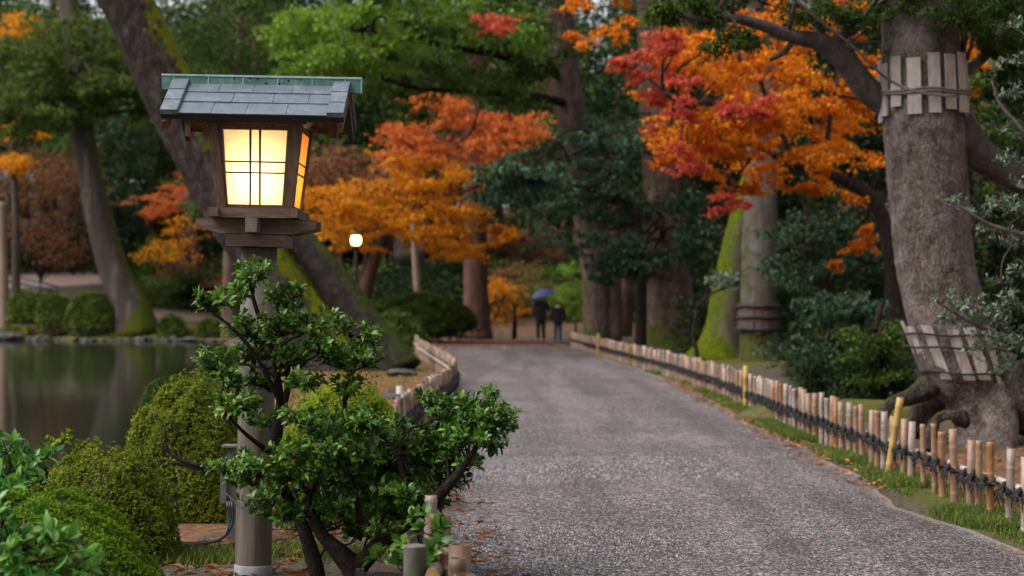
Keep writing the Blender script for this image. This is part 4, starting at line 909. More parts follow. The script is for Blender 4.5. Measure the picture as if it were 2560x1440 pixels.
LIMB = [[(2320, 330, 56, 15.9), (2235, 268, 40, 15.8), (2170, 225, 33, 15.7), (2110, 150, 30, 15.6), (2050, 105, 24, 15.5), (1985, 92, 18, 15.4), (1900, 62, 14, 15.3), (1830, 45, 12, 15.2), (1745, 48, 9, 15.1), (1660, 20, 5, 15)],
        [(2075, 120, 18, 15.5), (2120, 75, 15, 15.7), (2175, 50, 12, 15.9), (2260, 80, 10, 16)], [(2060, 110, 14, 15.5), (2040, 60, 12, 15.6), (2020, -10, 10, 15.7)],
        [(2370, 300, 60, 15.9), (2440, 380, 42, 16), (2510, 430, 34, 16.1), (2600, 480, 30, 16.2)], [(2390, 190, 16, 15.8), (2440, 160, 13, 15.9), (2490, 110, 12, 16), (2510, 60, 10, 16), (2560, 20, 8, 16)],
        [(2130, 85, 8, 15.6), (2165, 40, 8, 15.6), (2210, -30, 8, 15.6)], [(1990, 92, 9, 15.4), (1960, 130, 7, 15.4), (1925, 150, 5, 15.4)]]
LP_ = []
for k, rows in enumerate(LIMB):
    a_, b_ = px_path(rows, BD, .08); LP_.append(a_); m = MB(); m.tube(a_, b_, 12, True, None, .03, 80 + k); m.build('limb', M['limb'], big, True, True)
r = rng_(5)
LP_ = np.concatenate(LP_)
pads = fill(r, (1560, 1800, 0, 60), 9, (14.8, 15.6), (40, 70), (14, 24)) + fill(r, (1790, 1880, 70, 130), 4, (15, 15.3), (30, 46), (14, 20)) + fill(r, (1960, 2200, -20, 60), 9, (15.2, 16), (40, 70), (14, 26)) \
     + fill(r, (2260, 2560, -20, 70), 14, (14.6, 15.6), (50, 90), (20, 36)) + fill(r, (1600, 2600, -260, -40), 40, (13.5, 17.5), (70, 130), (25, 50)) + fill(r, (2440, 2580, 70, 130), 4, (15.2, 16), (40, 60), (16, 24))
add_crown(big, pads, M['midgreen'], 260, .055, wr=.42, seed=6, flat=.6)
limbs(big, r, LP_, pads, M['limb'], .02, .006, 2)
# guy rope from the ring of battens up into the left
o = P(2215, 205, BD - .5); q = spline([P(2395, 242, BD - .42), P(2300, 232, BD - .48), P(2215, 196, BD - .5), P(2130, 115, BD - 1.2), P(2040, 45, BD - 2.0), P(1940, -40, BD - 2.8)], .1)
g = thing('guy_rope', 'grey guy rope running from the upper battens of the great tree up to the left', 'rope', o)
for k in range(2):
    m = MB(); m.tube(q + np.array([0, .02 * k, .018 * k * np.sin(1)]), .0085, 5); m.build('strand', M['greyrope'], g, True, True)

# straight grey tree with one ring of battens
D = 37; t1 = tree_root('straight_tree', 'straight grey-brown trunk with a ring of reddish battens beside the mossy tree', 1898, D)
b0 = pyof(float(H(5.4, D)), D)
tr, tp1, tr1 = trunk_obj(t1, [(1905, -300, 30), (1905, 100, 36), (1903, 400, 40), (1900, 560, 42), (1897, 700, 43), (1896, 800, 45), (1900, 870, 52), (1905, b0 + 15, 66)], D, M['smooth_bark'], .25, 26, .15, 6, 1, .06, .02, 12)
band(t1, tp1, tr1, float(P(0, 832, D)[2]), float(P(0, 757, D)[2]), 10, .16, M['batten_dark'], ropes=(.12, .52, .88), seed=5, arc=(-math.pi - .2, .2), th=.035, rr=.03)
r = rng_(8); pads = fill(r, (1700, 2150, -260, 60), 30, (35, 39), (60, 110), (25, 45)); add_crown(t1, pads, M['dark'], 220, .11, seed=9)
# leaning mossy tree
D = 40; t2 = tree_root('mossy_tree', 'leaning trunk thick with bright yellow-green moss behind the bamboo fence', 1795, D); b0 = pyof(float(H(4.8, D)), D)
tr, a_, b_ = trunk_obj(t2, [(1960, 200, 32), (1925, 360, 36), (1886, 470, 38), (1862, 560, 41), (1840, 660, 45), (1824, 740, 47), (1812, 820, 51), (1803, 870, 64), (1795, b0 + 12, 92)], D, M['mossy_bark'], .25, 26, .25, 7, 2, .06, .03, 13)
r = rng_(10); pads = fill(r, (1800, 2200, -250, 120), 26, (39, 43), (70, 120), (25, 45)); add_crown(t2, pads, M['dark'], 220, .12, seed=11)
# big brown trunk further back, forked
D = 48; t3 = tree_root('brown_tree', 'broad brown furrowed trunk half hidden by dark foliage, left of the mossy tree', 1672, D); b0 = pyof(float(H(4.4, D)), D)
trunk_obj(t3, [(1650, -250, 52), (1648, 100, 54), (1650, 330, 52), (1655, 450, 48), (1652, 560, 52), (1660, 680, 58), (1668, 770, 66), (1680, b0 - 18, 82), (1685, b0 + 12, 105)], D, M['brown_bark'], .3, 26, .2, 6, .5, .06, .05, 14)
m = MB(); a_, b_ = px_path([(1660, 360, 24), (1720, 300, 18), (1760, 250, 12), (1800, 150, 8)], D, .2); m.tube(a_, b_, 9); m.build('limb', M['brown_bark'], t3, True, True)
m = MB(); m.lathe([(0, -.5), (.5, -.38), (.75, 0), (.5, .35), (0, .5)], 14, P(1668, 330, D - .3)); m.build('burr', M['brown_bark'], t3, True, True)
r = rng_(12); pads = fill(r, (1540, 1640, 560, 690), 9, (44, 46.5), (40, 70), (14, 26)) + fill(r, (1640, 1740, 590, 650), 3, (44, 45.5), (40, 60), (10, 16)) + fill(r, (1500, 1720, 250, 330), 8, (46, 50), (50, 90), (16, 30)) + fill(r, (1480, 1850, -260, 60), 26, (45, 52), (70, 120), (25, 45)) + fill(r, (1680, 1760, 500, 620), 5, (45, 46), (40, 60), (14, 22))
add_crown(t3, pads, M['teal'], 240, .13, seed=13); limbs(t3, r, np.array([P(1655, y_, D - .5) for y_ in range(0, 620, 60)]), pads[:20], M['twig'], .05, .015, 2)
# pair of dim trunks by the far end of the fence
D = 52; t4 = tree_root('forked_tree', 'dim brown double trunk just right of the two walkers at the far fence end', 1500, D); b0 = pyof(float(H(2.7, D)), D)
trunk_obj(t4, [(1395, -200, 34), (1405, 100, 36), (1430, 300, 36), (1465, 520, 36), (1490, 700, 34), (1496, b0 + 10, 40)], D, M['brown_bark'], .3, 18, .2, 5, .5, .06, .04, 15)
trunk_obj(t4, [(1540, 300, 14), (1535, 500, 17), (1534, 700, 20), (1530, b0 + 10, 26)], D, M['brown_bark'], .3, 14, 0, 5, .5, .06, .04, 16)
r = rng_(14)
gp = fill(r, (700, 1010, 30, 200), 34, (43, 48), (50, 100), (14, 28)) + fill(r, (760, 1380, -40, 140), 40, (43, 50), (60, 120), (16, 34)) + fill(r, (950, 1400, 140, 300), 22, (46, 52), (50, 100), (14, 28)) + fill(r, (700, 1500, -280, -40), 40, (44, 52), (70, 130), (25, 45))
me = crown_mesh('crown', gp[:34] + gp[34:60], M['green'], 300, .13, seed=15, sub=9, ssz=.2, org=ORG[t4.name]); tag(new_obj('crown', me, t4), kind='stuff')
me = crown_mesh('crown', gp[60:], M['midgreen'], 300, .14, seed=16, sub=9, ssz=.2, org=ORG[t4.name]); tag(new_obj('crown', me, t4), kind='stuff')
sp_ = [P(1400, y_, D) for y_ in range(-200, 300, 50)]
main = []
for rows in ([(1405, 190, 14, 52), (1300, 150, 11, 50), (1150, 120, 9, 48), (980, 90, 7, 46), (800, 60, 5, 45)], [(1420, 260, 12, 52), (1330, 240, 10, 50), (1200, 230, 8, 49), (1050, 220, 6, 48), (960, 200, 4, 47)]):
    a_, b_ = px_path(rows, D, .3); main.append(a_); m = MB(); m.tube(a_, b_, 8); m.build('limb', M['twig'], t4, True, True)
limbs(t4, r, np.concatenate(main + [np.array(sp_)]), gp[:96], M['twig'], .045, .012, 3)
# layered evergreen between
D = 45; t5 = tree_root('layered_evergreen', 'evergreen with drooping blue-green layers of foliage over the far end of the fence', 1590, D); b0 = pyof(float(H(3.4, D)), D)
trunk_obj(t5, [(1500, 340, 6), (1530, 420, 8), (1560, 490, 9), (1592, 560, 10), (1605, 660, 12), (1600, b0 + 8, 16)], D, M['twig'], .2, 12, 0, rough=.03, seed=17)
r = rng_(18); pads = fill(r, (1240, 1420, 400, 500), 18, (41, 44), (50, 90), (9, 16)) + fill(r, (1390, 1600, 330, 460), 16, (42, 46), (50, 90), (10, 20)) + fill(r, (1230, 1330, 420, 450), 5, (41, 43), (50, 70), (8, 12)) + fill(r, (1360, 1560, 470, 620), 14, (43, 47), (50, 90), (10, 20)) + fill(r, (1480, 1600, 560, 700), 8, (43, 45), (40, 70), (10, 16))
add_crown(t5, pads, M['teal'], 300, .12, seed=19, flat=.85, sub=8, ssz=.2); limbs(t5, r, np.array([P(x_, y_, D) for x_, y_ in [(1500, 340), (1530, 420), (1560, 490), (1592, 560), (1600, 620)]]), pads, M['twig'], .04, .012, 2, .05)

# the red and orange maple behind the great tree
D = 30; mp_ = tree_root('red_maple', 'maple with fiery orange and crimson sprays reaching left from behind the great tree', 2262, D); b0 = pyof(float(H(6.9, D)), D)
tr, a0, _b = trunk_obj(mp_, [(2120, 455, 14), (2175, 490, 17), (2215, 560, 20), (2232, 640, 23), (2240, 760, 26), (2250, 860, 30), (2258, b0 + 8, 42)], D, M['twig'], .15, 14, .15, 5, 0, .08, .03, 18)
st = [a0[:12]]
for rows in ([(2125, 458, 13), (2060, 430, 11), (1990, 415, 9), (1900, 370, 7, 29.5), (1830, 345, 6, 29), (1740, 290, 4, 28.5), (1660, 230, 3, 28)], [(1990, 415, 7), (1940, 300, 6), (1900, 200, 5), (1880, 110, 4)], [(2060, 430, 7), (2070, 330, 6), (2090, 220, 5), (2120, 110, 4)], [(1900, 370, 5, 29.5), (1850, 430, 4, 29), (1820, 480, 3, 28.5)]):
    a_, b_ = px_path(rows, D, .15); st.append(a_); m = MB(); m.tube(a_, b_, 9, True, None, .03, 2); m.build('limb', M['twig'], mp_, True, True)
st = np.concatenate(st); r = rng_(20)
po = fill(r, (1720, 2000, 80, 330), 42, (27.5, 32), (45, 95), (16, 32)) + fill(r, (1960, 2180, 150, 330), 22, (28.5, 33), (45, 90), (16, 30)) + fill(r, (1690, 1940, 300, 440), 26, (27.5, 31), (45, 85), (14, 28)) + fill(r, (1900, 2100, 330, 400), 9, (29, 32), (40, 80), (9, 18)) \
   + fill(r, (1980, 2180, 400, 500), 9, (28.5, 31), (35, 70), (8, 15)) + fill(r, (2100, 2190, 180, 330), 5, (30, 33), (35, 60), (10, 20)) + fill(r, (1430, 1560, 0, 120), 8, (31, 34), (25, 50), (12, 22)) + fill(r, (2050, 2200, 560, 720), 5, (29, 31), (12, 26), (5, 9)) + fill(r, (2420, 2480, 60, 330), 8, (31, 34), (25, 50), (14, 26)) + fill(r, (1820, 2200, 0, 90), 14, (30, 34), (40, 80), (10, 20)) + fill(r, (1790, 1890, 440, 490), 4, (28, 29), (30, 50), (8, 12))
po += fill(r, (1640, 1780, 100, 420), 14, (28, 31), (35, 70), (12, 22))
pr = fill(r, (1600, 1720, 90, 180), 8, (27, 30), (30, 60), (8, 14)) + fill(r, (1630, 1740, 190, 320), 9, (27, 29), (30, 60), (9, 16)) + fill(r, (1670, 1780, 370, 430), 5, (27, 28.5), (35, 65), (9, 15)) + fill(r, (1540, 1620, 160, 200), 4, (27.5, 29), (25, 45), (7, 12)) + fill(r, (1820, 1980, 200, 290), 5, (27, 28), (25, 50), (8, 14)) + fill(r, (1195, 1290, 35, 85), 5, (38, 40), (22, 42), (8, 14)) + fill(r, (1800, 1860, 480, 525), 3, (27.5, 28.5), (30, 45), (6, 10))
me = crown_mesh('crown', po, M['orange'], 165, .088, .75, LEAF_STAR, .7, 21, 9, .19, ORG[mp_.name]); tag(new_obj('crown', me, mp_), kind='stuff', label='orange foliage')
me = crown_mesh('crown', pr, M['red'], 160, .085, .75, LEAF_STAR, .7, 22, 9, .19, ORG[mp_.name]); tag(new_obj('crown', me, mp_), kind='stuff', label='crimson foliage')
limbs(mp_, r, st, po + pr, M['twig'], .03, .006, 3, .08)

# shrubs under the right-hand trees
def shrub(label, D, boxes, mat, per, L, seed, basepx, group=None, flat=.75, name='evergreen_shrub', wr=.5):
    r = rng_(seed); root = tree_root(name, label, basepx, D, 'shrub', group); pads = []
    for (bx, n, dd, rx, ry) in boxes: pads += fill(r, bx, n, (D - dd, D + dd), rx, ry)
    add_crown(root, pads, mat, per, L, seed=seed, flat=flat, wr=wr)
    b0 = foot(basepx, D); sp = [b0 + np.array([0, 0, z]) for z in np.linspace(-.1, 1.2, 6)]
    m = MB(); m.tube(np.array(sp) + r.normal(size=(6, 3)) * .03, np.linspace(.06, .035, 6), 8); m.build('stem', M['twig'], root, True, True)
    limbs(root, r, sp[3:], pads, M['twig'], .03, .008, 2, .05); return root
shrub('tall pale teal evergreen shrub immediately right of the straight grey trunk', 33, [((1960, 2100, 530, 640), 10, 1, (40, 70), (16, 28)), ((1950, 2200, 640, 740), 12, 1, (50, 80), (16, 26))], M['teal'], 260, .10, 71, 2060)
shrub('wide dark teal clipped shrub under the trees between straight trunk and great tree', 27, [((1960, 2180, 830, 900), 14, .8, (50, 80), (16, 24)), ((1980, 2200, 740, 830), 10, .8, (40, 80), (14, 22))], M['teal'], 300, .075, 72, 2080)
shrub('green leafy undergrowth shrub close behind the roots of the great tree', 22, [((2130, 2260, 830, 900), 8, .6, (36, 60), (14, 22)), ((2140, 2240, 910, 960), 6, .5, (36, 56), (12, 20))], M['midgreen'], 300, .065, 73, 2200)
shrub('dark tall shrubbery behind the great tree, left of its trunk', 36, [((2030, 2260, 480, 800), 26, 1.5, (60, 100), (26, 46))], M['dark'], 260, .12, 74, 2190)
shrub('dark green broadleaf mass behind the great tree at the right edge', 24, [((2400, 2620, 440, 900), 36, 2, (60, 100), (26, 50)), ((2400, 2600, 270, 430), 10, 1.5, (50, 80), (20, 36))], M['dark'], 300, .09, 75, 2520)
shrub('mid-green leaves around the bright gaps of sky at the right edge', 19, [((2400, 2600, 200, 330), 7, 1, (40, 70), (14, 26)), ((2420, 2600, 330, 460), 7, 1, (40, 70), (14, 26))], M['midgreen'], 170, .06, 76, 2680)
shrub('feathery grey-green shrub against the moss tree, with a pale leafy spray', 38.2, [((1770, 1850, 680, 715), 5, .4, (36, 56), (10, 14)), ((1850, 1870, 570, 600), 1, .2, (12, 18), (8, 12))], M['glossy'], 160, .10, 77, 1740)
# sprays of a shrub that stands outside the frame at the right
D = 12.6; rs = tree_root('spray_shrub', 'fine-leaved grey-green shrub whose sprays cross the great trunk from the right edge', 2700, D, 'shrub'); r = rng_(23)
tk = []
for rows in ([(2720, 1500, 30), (2700, 1200, 26), (2660, 980, 20), (2640, 700, 16), (2620, 400, 12), (2600, 150, 8)], [(2650, 860, 12), (2560, 850, 8), (2480, 830, 6), (2400, 790, 4), (2330, 745, 2.5)], [(2640, 640, 10), (2560, 590, 7), (2470, 560, 5), (2390, 510, 3), (2350, 500, 2)], [(2620, 420, 8), (2560, 330, 6), (2500, 260, 4), (2480, 200, 3)]):
    a_, b_ = px_path(rows, D, .06); tk.append(a_); m = MB(); m.tube(a_, b_, 8, True, None, .04, 3); m.build('stem', M['limb'], rs, True, True)
tk = np.concatenate(tk)
cp = [(2390, 500, 50, 20), (2440, 520, 50, 24), (2500, 500, 60, 26), (2550, 520, 60, 40), (2470, 570, 60, 24), (2540, 600, 60, 34), (2360, 740, 50, 24), (2420, 760, 60, 30), (2390, 800, 60, 30), (2470, 790, 60, 40), (2530, 760, 60, 50), (2550, 850, 60, 50), (2460, 860, 70, 36), (2500, 910, 60, 30), (2560, 680, 40, 30), (2330, 722, 30, 14), (2500, 700, 40, 24),
      (2520, 230, 40, 40), (2560, 320, 40, 40), (2540, 400, 50, 36), (2490, 170, 40, 24), (2500, 320, 30, 24), (2555, 460, 40, 24), (2550, 150, 40, 30), (2530, 60, 40, 24)]
pads = [(P(a, b_, D + r.uniform(-.25, .25)), np.array([x_ * D / F, x_ * D / F, y_ * D / F])) for a, b_, x_, y_ in cp]
leafy(rs, r, pads, M['glossy'], .052, .34, lambda c: tk[int(np.argmin(np.linalg.norm(tk - c, axis=1)))], M['limb'], .62, 0, .0024, LEAF_OVAL, .05, 'crown', 6, .6)
# moss mound behind the fence
mx = P(2130, 985, 19.5); m = MB(); m.lathe([(1.0, -.35), (1.0, -.05), (.85, .05), (.5, .12), (0, .15)], 26, (0, 0, 0), 1.35, .8)
mo = m.build('moss_mound', M['terrain'], None, False, True); mo.location = (mx[0], 19.5, float(H(mx[0], 19.5)) + .06); tag(mo, kind='structure')
pattr(mo.data, 'moss', np.full(len(mo.data.vertices), .55)); pattr(mo.data, 'litter', np.full(len(mo.data.vertices), .36)); pattr(mo.data, 'sand', np.zeros(len(mo.data.vertices)))

# ------------------------------------------------------------------ middle: cedar, centre maples, hedge, walkers
D = 65; t6 = tree_root('cedar_tree', 'reddish-brown cedar trunk standing alone at the far end of the path', 1190, D); b0 = pyof(float(H(-1.4, D)), D)
trunk_obj(t6, [(1188, -250, 20), (1186, 100, 23), (1185, 300, 25), (1187, 500, 27), (1189, 650, 30), (1191, 760, 33), (1191, 810, 38), (1188, b0 + 5, 50)], D, M['cedar_bark'], .4, 22, .25, 6, 0, .05, .03, 19)
r = rng_(24); pads = fill(r, (1000, 1400, -260, 330), 40, (62, 70), (60, 110), (18, 36)); add_crown(t6, pads, M['midgreen'], 220, .17, seed=25)
D = 58; t7 = tree_root('amber_maple', 'broad maple in amber and yellow leaf behind the lantern, with dark leaning stems', 905, D); b0 = pyof(float(H(-5, D)), D)
st = []
for rows in ([(905, b0 + 8, 24), (905, 760, 20), (922, 690, 18), (950, 610, 15), (985, 540, 11), (1040, 470, 7)], [(880, b0 + 8, 14), (872, 760, 11), (860, 680, 10), (835, 600, 8), (800, 530, 6)], [(890, 800, 10), (892, 720, 9), (915, 650, 7), (900, 560, 6), (890, 470, 4)], [(985, 540, 6), (1100, 500, 6), (1220, 450, 4), (1300, 380, 3)], [(1040, 470, 5), (1080, 400, 4), (1180, 330, 3)]):
    a_, b_ = px_path(rows, D, .2); st.append(a_); m = MB(); m.tube(a_, b_, 9, True, None, .04, 6); m.build('trunk' if len(st) < 4 else 'limb', M['cedar_bark'], t7, True, True)
st = np.concatenate(st); r = rng_(26)
pa = fill(r, (780, 1000, 470, 580), 40, (54, 60), (40, 85), (9, 18)) + fill(r, (1000, 1160, 430, 620), 30, (54, 60), (40, 85), (9, 18)) + fill(r, (1040, 1230, 560, 640), 14, (55, 60), (35, 70), (7, 13)) + fill(r, (830, 960, 560, 620), 6, (55, 59), (30, 60), (8, 14)) + fill(r, (1180, 1270, 540, 620), 4, (56, 60), (30, 60), (6, 10)) + fill(r, (1000, 1140, 390, 460), 10, (55, 60), (40, 80), (8, 14))
ps = fill(r, (980, 1330, 300, 420), 34, (55, 61), (40, 85), (9, 18)) + fill(r, (1200, 1340, 290, 350), 8, (55, 60), (40, 70), (8, 14)) + fill(r, (1040, 1170, 220, 310), 9, (58, 62), (35, 60), (8, 16)) + fill(r, (980, 1060, 260, 330), 5, (58, 62), (30, 60), (8, 14)) + fill(r, (1210, 1290, 30, 90), 5, (50, 54), (25, 45), (9, 16))
pn = fill(r, (770, 1000, 370, 480), 26, (57, 62), (40, 85), (12, 24)) + fill(r, (1050, 1170, 340, 460), 8, (58, 62), (40, 70), (12, 22))
for pads, mk, sd_, lab in ((pa, 'amber', 27, 'amber foliage'), (ps, 'salmon', 28, 'orange-red foliage'), (pn, 'rust', 29, 'brown fading foliage')):
    me = crown_mesh('crown', pads, M[mk], 170 if mk != 'rust' else 120, .145, .75, LEAF_STAR, .7, sd_, 9, .2, ORG[t7.name]); tag(new_obj('crown', me, t7), kind='stuff', label=lab)
limbs(t7, r, st, pa + ps + pn, M['cedar_bark'], .05, .012, 4, .08)
# far lit lamp
D = 50; fl = thing('garden_lamp', 'small glowing garden lamp on a slim post among the amber maple stems', 'lantern', foot(890, D))
zl = float(P(0, 611, D)[2]) - float(H(*foot(890, D)[:2]))
m = MB(); m.tube([(0, 0, -.1), (0, 0, zl - .06)], [.06, .055], 10); m.build('post', M['twig'], fl, False, True)
m = MB(); m.lathe([(0, 0), (.10, .01), (.145, .08), (.15, .2), (.12, .28), (0, .29)], 10); gl = m.build('glass', M['glow'], fl, smooth=True); gl.location = (0, 0, zl - .03)
m = MB(); m.lathe([(.22, 0), (.22, .02), (.05, .10), (0, .11)], 4); gl = m.build('roof', M['dark_edge'], fl); gl.location = (0, 0, zl + .275)
m = MB(); m.lathe([(0, 0), (.17, 0), (.17, .028), (0, .028)], 4); gl = m.build('base', M['wood'], fl); gl.location = (0, 0, zl - .059)
azalea('wide flat clipped hedge dome beside the cedar trunk at the end of the path', 1040, 741, 805, 142, 60, M['midgreen'], 37, 700, .7, .045, .03, low=.10)
azalea('low mossy-green clipped mound in front of the wide hedge dome', 985, 786, 880, 85, 50, M['olive'], 38, 900, .8, .04, .05)
m = MB(); rr_ = rng_(3)
hedge = thing('hedge_row', 'dark hedge trunk row under the wide clipped dome', 'hedge', foot(1080, 62)); 
pads = fill(rr_, (950, 1160, 800, 835), 16, (60.5, 62.5), (40, 60), (16, 24)); add_crown(hedge, pads, M['dark'], 200, .12, seed=30)
# leaning giant at the left with its second stem
D = 35; lg = tree_root('leaning_tree', 'huge mossy tree leaning left over the pond behind the lantern', 900, D); b0 = pyof(float(H(-3.4, D)), D)
tr, tA, rA = trunk_obj(lg, [(175, -260, 56), (240, -120, 60), (315, 0, 65), (364, 100, 66), (420, 220, 66), (476, 330, 67), (530, 430, 67), (588, 540, 66), (645, 630, 64), (712, 730, 66), (775, 820, 72), (822, 890, 86), (850, b0 + 30, 112)], D, M['leaning_bark'], .12, 36, .12, 5, 1, .05, .045, 20)
tr, tB, rB = trunk_obj(lg, [(570, 420, 26, 35.6), (650, 500, 32, 35.4), (730, 580, 37, 35.2), (800, 660, 41, 35), (858, 740, 46, 34.9), (910, 820, 52, 34.8), (955, 880, 58, 34.7), (985, b0 + 14, 74, 34.6)], D, M['stem_bark'], .16, 24, .12, 5, 2, .05, .04, 21)
r = rng_(31); pads = fill(r, (-300, 500, -330, -70), 40, (32, 39), (60, 120), (25, 50)); add_crown(lg, pads, M['midgreen'], 220, .10, seed=32)

# ------------------------------------------------------------------ walkers
def skin_obj(name, joints, edges, mat, parent, sub=2):
    names = list(joints); V = [joints[n][:3] for n in names]; E = [(names.index(a), names.index(b)) for a, b in edges]
    me = bpy.data.meshes.new(name); me.from_pydata(V, E, []); o = bpy.data.objects.new(name, me); COL.objects.link(o)
    sk = o.modifiers.new('s', 'SKIN'); sk.use_smooth_shade = True
    for k, n in enumerate(names):
        rr = joints[n][3]; me.skin_vertices[0].data[k].radius = (rr, joints[n][4] if len(joints[n]) > 4 else rr); me.skin_vertices[0].data[k].use_root = (k == 0)
    ss = o.modifiers.new('b', 'SUBSURF'); ss.levels = sub; ss.render_levels = sub
    dg = bpy.context.evaluated_depsgraph_get(); m2 = bpy.data.meshes.new_from_object(o.evaluated_get(dg)); m2.name = name
    bpy.data.objects.remove(o); m2.materials.clear(); m2.materials.append(mat); m2.polygons.foreach_set('use_smooth', np.ones(len(m2.polygons), bool))
    return new_obj(name, m2, parent)
def person(label, loc, h, coat, trousers, yaw, holding, coat_len, scarf=None):
    k = h / 1.72; root = thing('person', label, 'person', loc, rot=(0, 0, yaw))
    J = lambda d: {a: tuple(v * k for v in b) for a, b in d.items()}
    hand = (.22, .20, 1.20) if holding else (.25, .03, .82); elb = (.27, .00, 1.12) if holding else (.265, -.02, 1.08)
    body = J({'hip': (0, 0, .92, .13, .10), 'waist': (0, 0, 1.08, .12, .09), 'chest': (0, 0, 1.28, .15, .10), 'neck0': (0, 0, 1.44, .07, .06), 'neck': (0, .005, 1.50, .05, .05), 'head': (0, .02, 1.60, .085, .09), 'crown': (0, .015, 1.68, .07, .075),
              'shR': (.17, 0, 1.40, .055), 'elR': (*elb, .042), 'haR': (*hand, .03), 'shL': (-.17, 0, 1.40, .055), 'elL': (-.26, -.02, 1.10, .042), 'haL': (-.25, .04, .84, .03),
              'hR': (.09, 0, .86, .085), 'kR': (.10, .05, .48, .058), 'aR': (.10, -.03, .08, .04), 'tR': (.11, .10, .035, .035), 'hL': (-.09, 0, .86, .085), 'kL': (-.095, -.01, .48, .058), 'aL': (-.10, -.11, .10, .04), 'tL': (-.105, .02, .035, .035)})
    E = [('hip', 'waist'), ('waist', 'chest'), ('chest', 'neck0'), ('neck0', 'neck'), ('neck', 'head'), ('head', 'crown'), ('chest', 'shR'), ('shR', 'elR'), ('elR', 'haR'), ('chest', 'shL'), ('shL', 'elL'), ('elL', 'haL'), ('hip', 'hR'), ('hR', 'kR'), ('kR', 'aR'), ('aR', 'tR'), ('hip', 'hL'), ('hL', 'kL'), ('kL', 'aL'), ('aL', 'tL')]
    skin_obj('body', body, E, M['skin'], root)
    b = body
    leg = lambda s, g: {'h' + s: (*b['h' + s][:3], .105 * k), 'k' + s: (*b['k' + s][:3], .078 * k), 'a' + s: (*b['a' + s][:3], .06 * k)}
    pj = {'hip': (0, 0, .95 * k, .14 * k, .11 * k), **leg('R', 0), **leg('L', 0)}; skin_obj('trousers', pj, [('hip', 'hR'), ('hR', 'kR'), ('kR', 'aR'), ('hip', 'hL'), ('hL', 'kL'), ('kL', 'aL')], trousers, root)
    cj = J({'hem': (0, -.01, coat_len, .21, .16), 'hip': (0, 0, .95, .19, .15), 'waist': (0, 0, 1.10, .175, .135), 'chest': (0, 0, 1.30, .185, .13), 'col': (0, 0, 1.46, .085, .08), 'shR': (.18, 0, 1.40, .075), 'elR': (*elb, .062), 'haR': (hand[0] * .97, hand[1] * .9, hand[2] + (.0 if holding else .05), .05), 'shL': (-.18, 0, 1.40, .075), 'elL': (-.265, -.02, 1.10, .062), 'haL': (-.25, .035, .89, .05)})
    skin_obj('coat', cj, [('hem', 'hip'), ('hip', 'waist'), ('waist', 'chest'), ('chest', 'col'), ('chest', 'shR'), ('shR', 'elR'), ('elR', 'haR'), ('chest', 'shL'), ('shL', 'elL'), ('elL', 'haL')], coat, root)
    hj = J({'a': (0, -.03, 1.56, .07, .07), 'b': (0, -.01, 1.64, .095, .10), 'c': (0, .01, 1.71, .075, .08)}); skin_obj('hair', hj, [('a', 'b'), ('b', 'c')], M['hair'], root)
    for s in 'RL':
        a, t = b['a' + s], b['t' + s]; skin_obj('shoe', {'a': (a[0], a[1] - .03 * k, a[2] - .03 * k, .05 * k), 't': (t[0], t[1] + .02 * k, t[2] + .005, .045 * k)}, [('a', 't')], M['shoe'], root)
    for s, hp in (('R', hand), ('L', (-.25, .04, .84))):              # fingers and a thumb, closed or hanging
        hm = MB()
        for f in range(4):
            dx = (f - 1.5) * .017; hm.tube([(hp[0], hp[1] + dx, hp[2]), (hp[0] + .012, hp[1] + dx, hp[2] - .05), (hp[0] - .008, hp[1] + dx + .004, hp[2] - .085 + abs(f - 1.3) * .006)], [.0085, .008, .006], 6)
        hm.tube([(hp[0], hp[1] + .02, hp[2] + .015), (hp[0] - .012, hp[1] + .045, hp[2] - .015), (hp[0] - .01, hp[1] + .05, hp[2] - .045)], [.009, .008, .006], 6)
        V_, f_ = hm.arrays(); new_obj('hand', make_mesh('hand', V_ * k, f_, M['skin'], True), root)
    if scarf:
        m = MB(); m.tube([(math.cos(a) * .085 * k, math.sin(a) * .08 * k, 1.47 * k) for a in np.linspace(0, 6.283, 13)], .035 * k, 8); m.build('scarf', scarf, root, False, True)
    return root
pa_ = (1.02, 60.5, 0.005); pb_ = (1.60, 59.6, 0.005)
person('taller walker in a long dark navy coat seen from behind, holding an umbrella', pa_, 1.74, M['coat_navy'], M['trousers'], .05, True, .60)
person('shorter walker in a black coat and jeans beside the umbrella holder', pb_, 1.46, M['coat_black'], M['jeans'], -.05, False, .66, M['mask'])
um = thing('umbrella', 'indigo blue umbrella tilted over the taller walker', 'umbrella', (pa_[0] + .19, pa_[1] + .19, 1.20), rot=(.10, -.22, 0))
m = MB(); m.tube([(0, 0, -.20), (0, 0, .72)], .009, 8); m.build('shaft', M['black_paint'], um, False, True)
m = MB(); m.tube([(0, 0, -.20), (0, .01, -.25), (0, .035, -.275), (0, .06, -.26), (0, .07, -.23)], .013, 8); m.build('handle', M['wood'], um, False, True)
n_ = 8; rows = [(0.0, .70), (.14, .685), (.27, .64), (.38, .565), (.47, .46)]
V_ = []
for rr_, zz in rows:
    for a in range(16):
        dip = (1.0 if a % 2 == 0 else .945); V_.append((math.cos(a * math.pi / 8) * rr_ * dip, math.sin(a * math.pi / 8) * rr_ * dip, zz + (0 if a % 2 == 0 else .035 * (rr_ / .47) ** 2)))
i_ = np.arange(4)[:, None] * 16; j_ = np.arange(16)[None]; jj = (j_ + 1) % 16
cn = new_obj('canopy', make_mesh('canopy', np.array(V_), [np.stack([i_ + j_, i_ + jj, i_ + 16 + jj, i_ + 16 + j_], -1).reshape(-1, 4)], M['umbrella'], False), um)
sm = cn.modifiers.new('thick', 'SOLIDIFY'); sm.thickness = .004
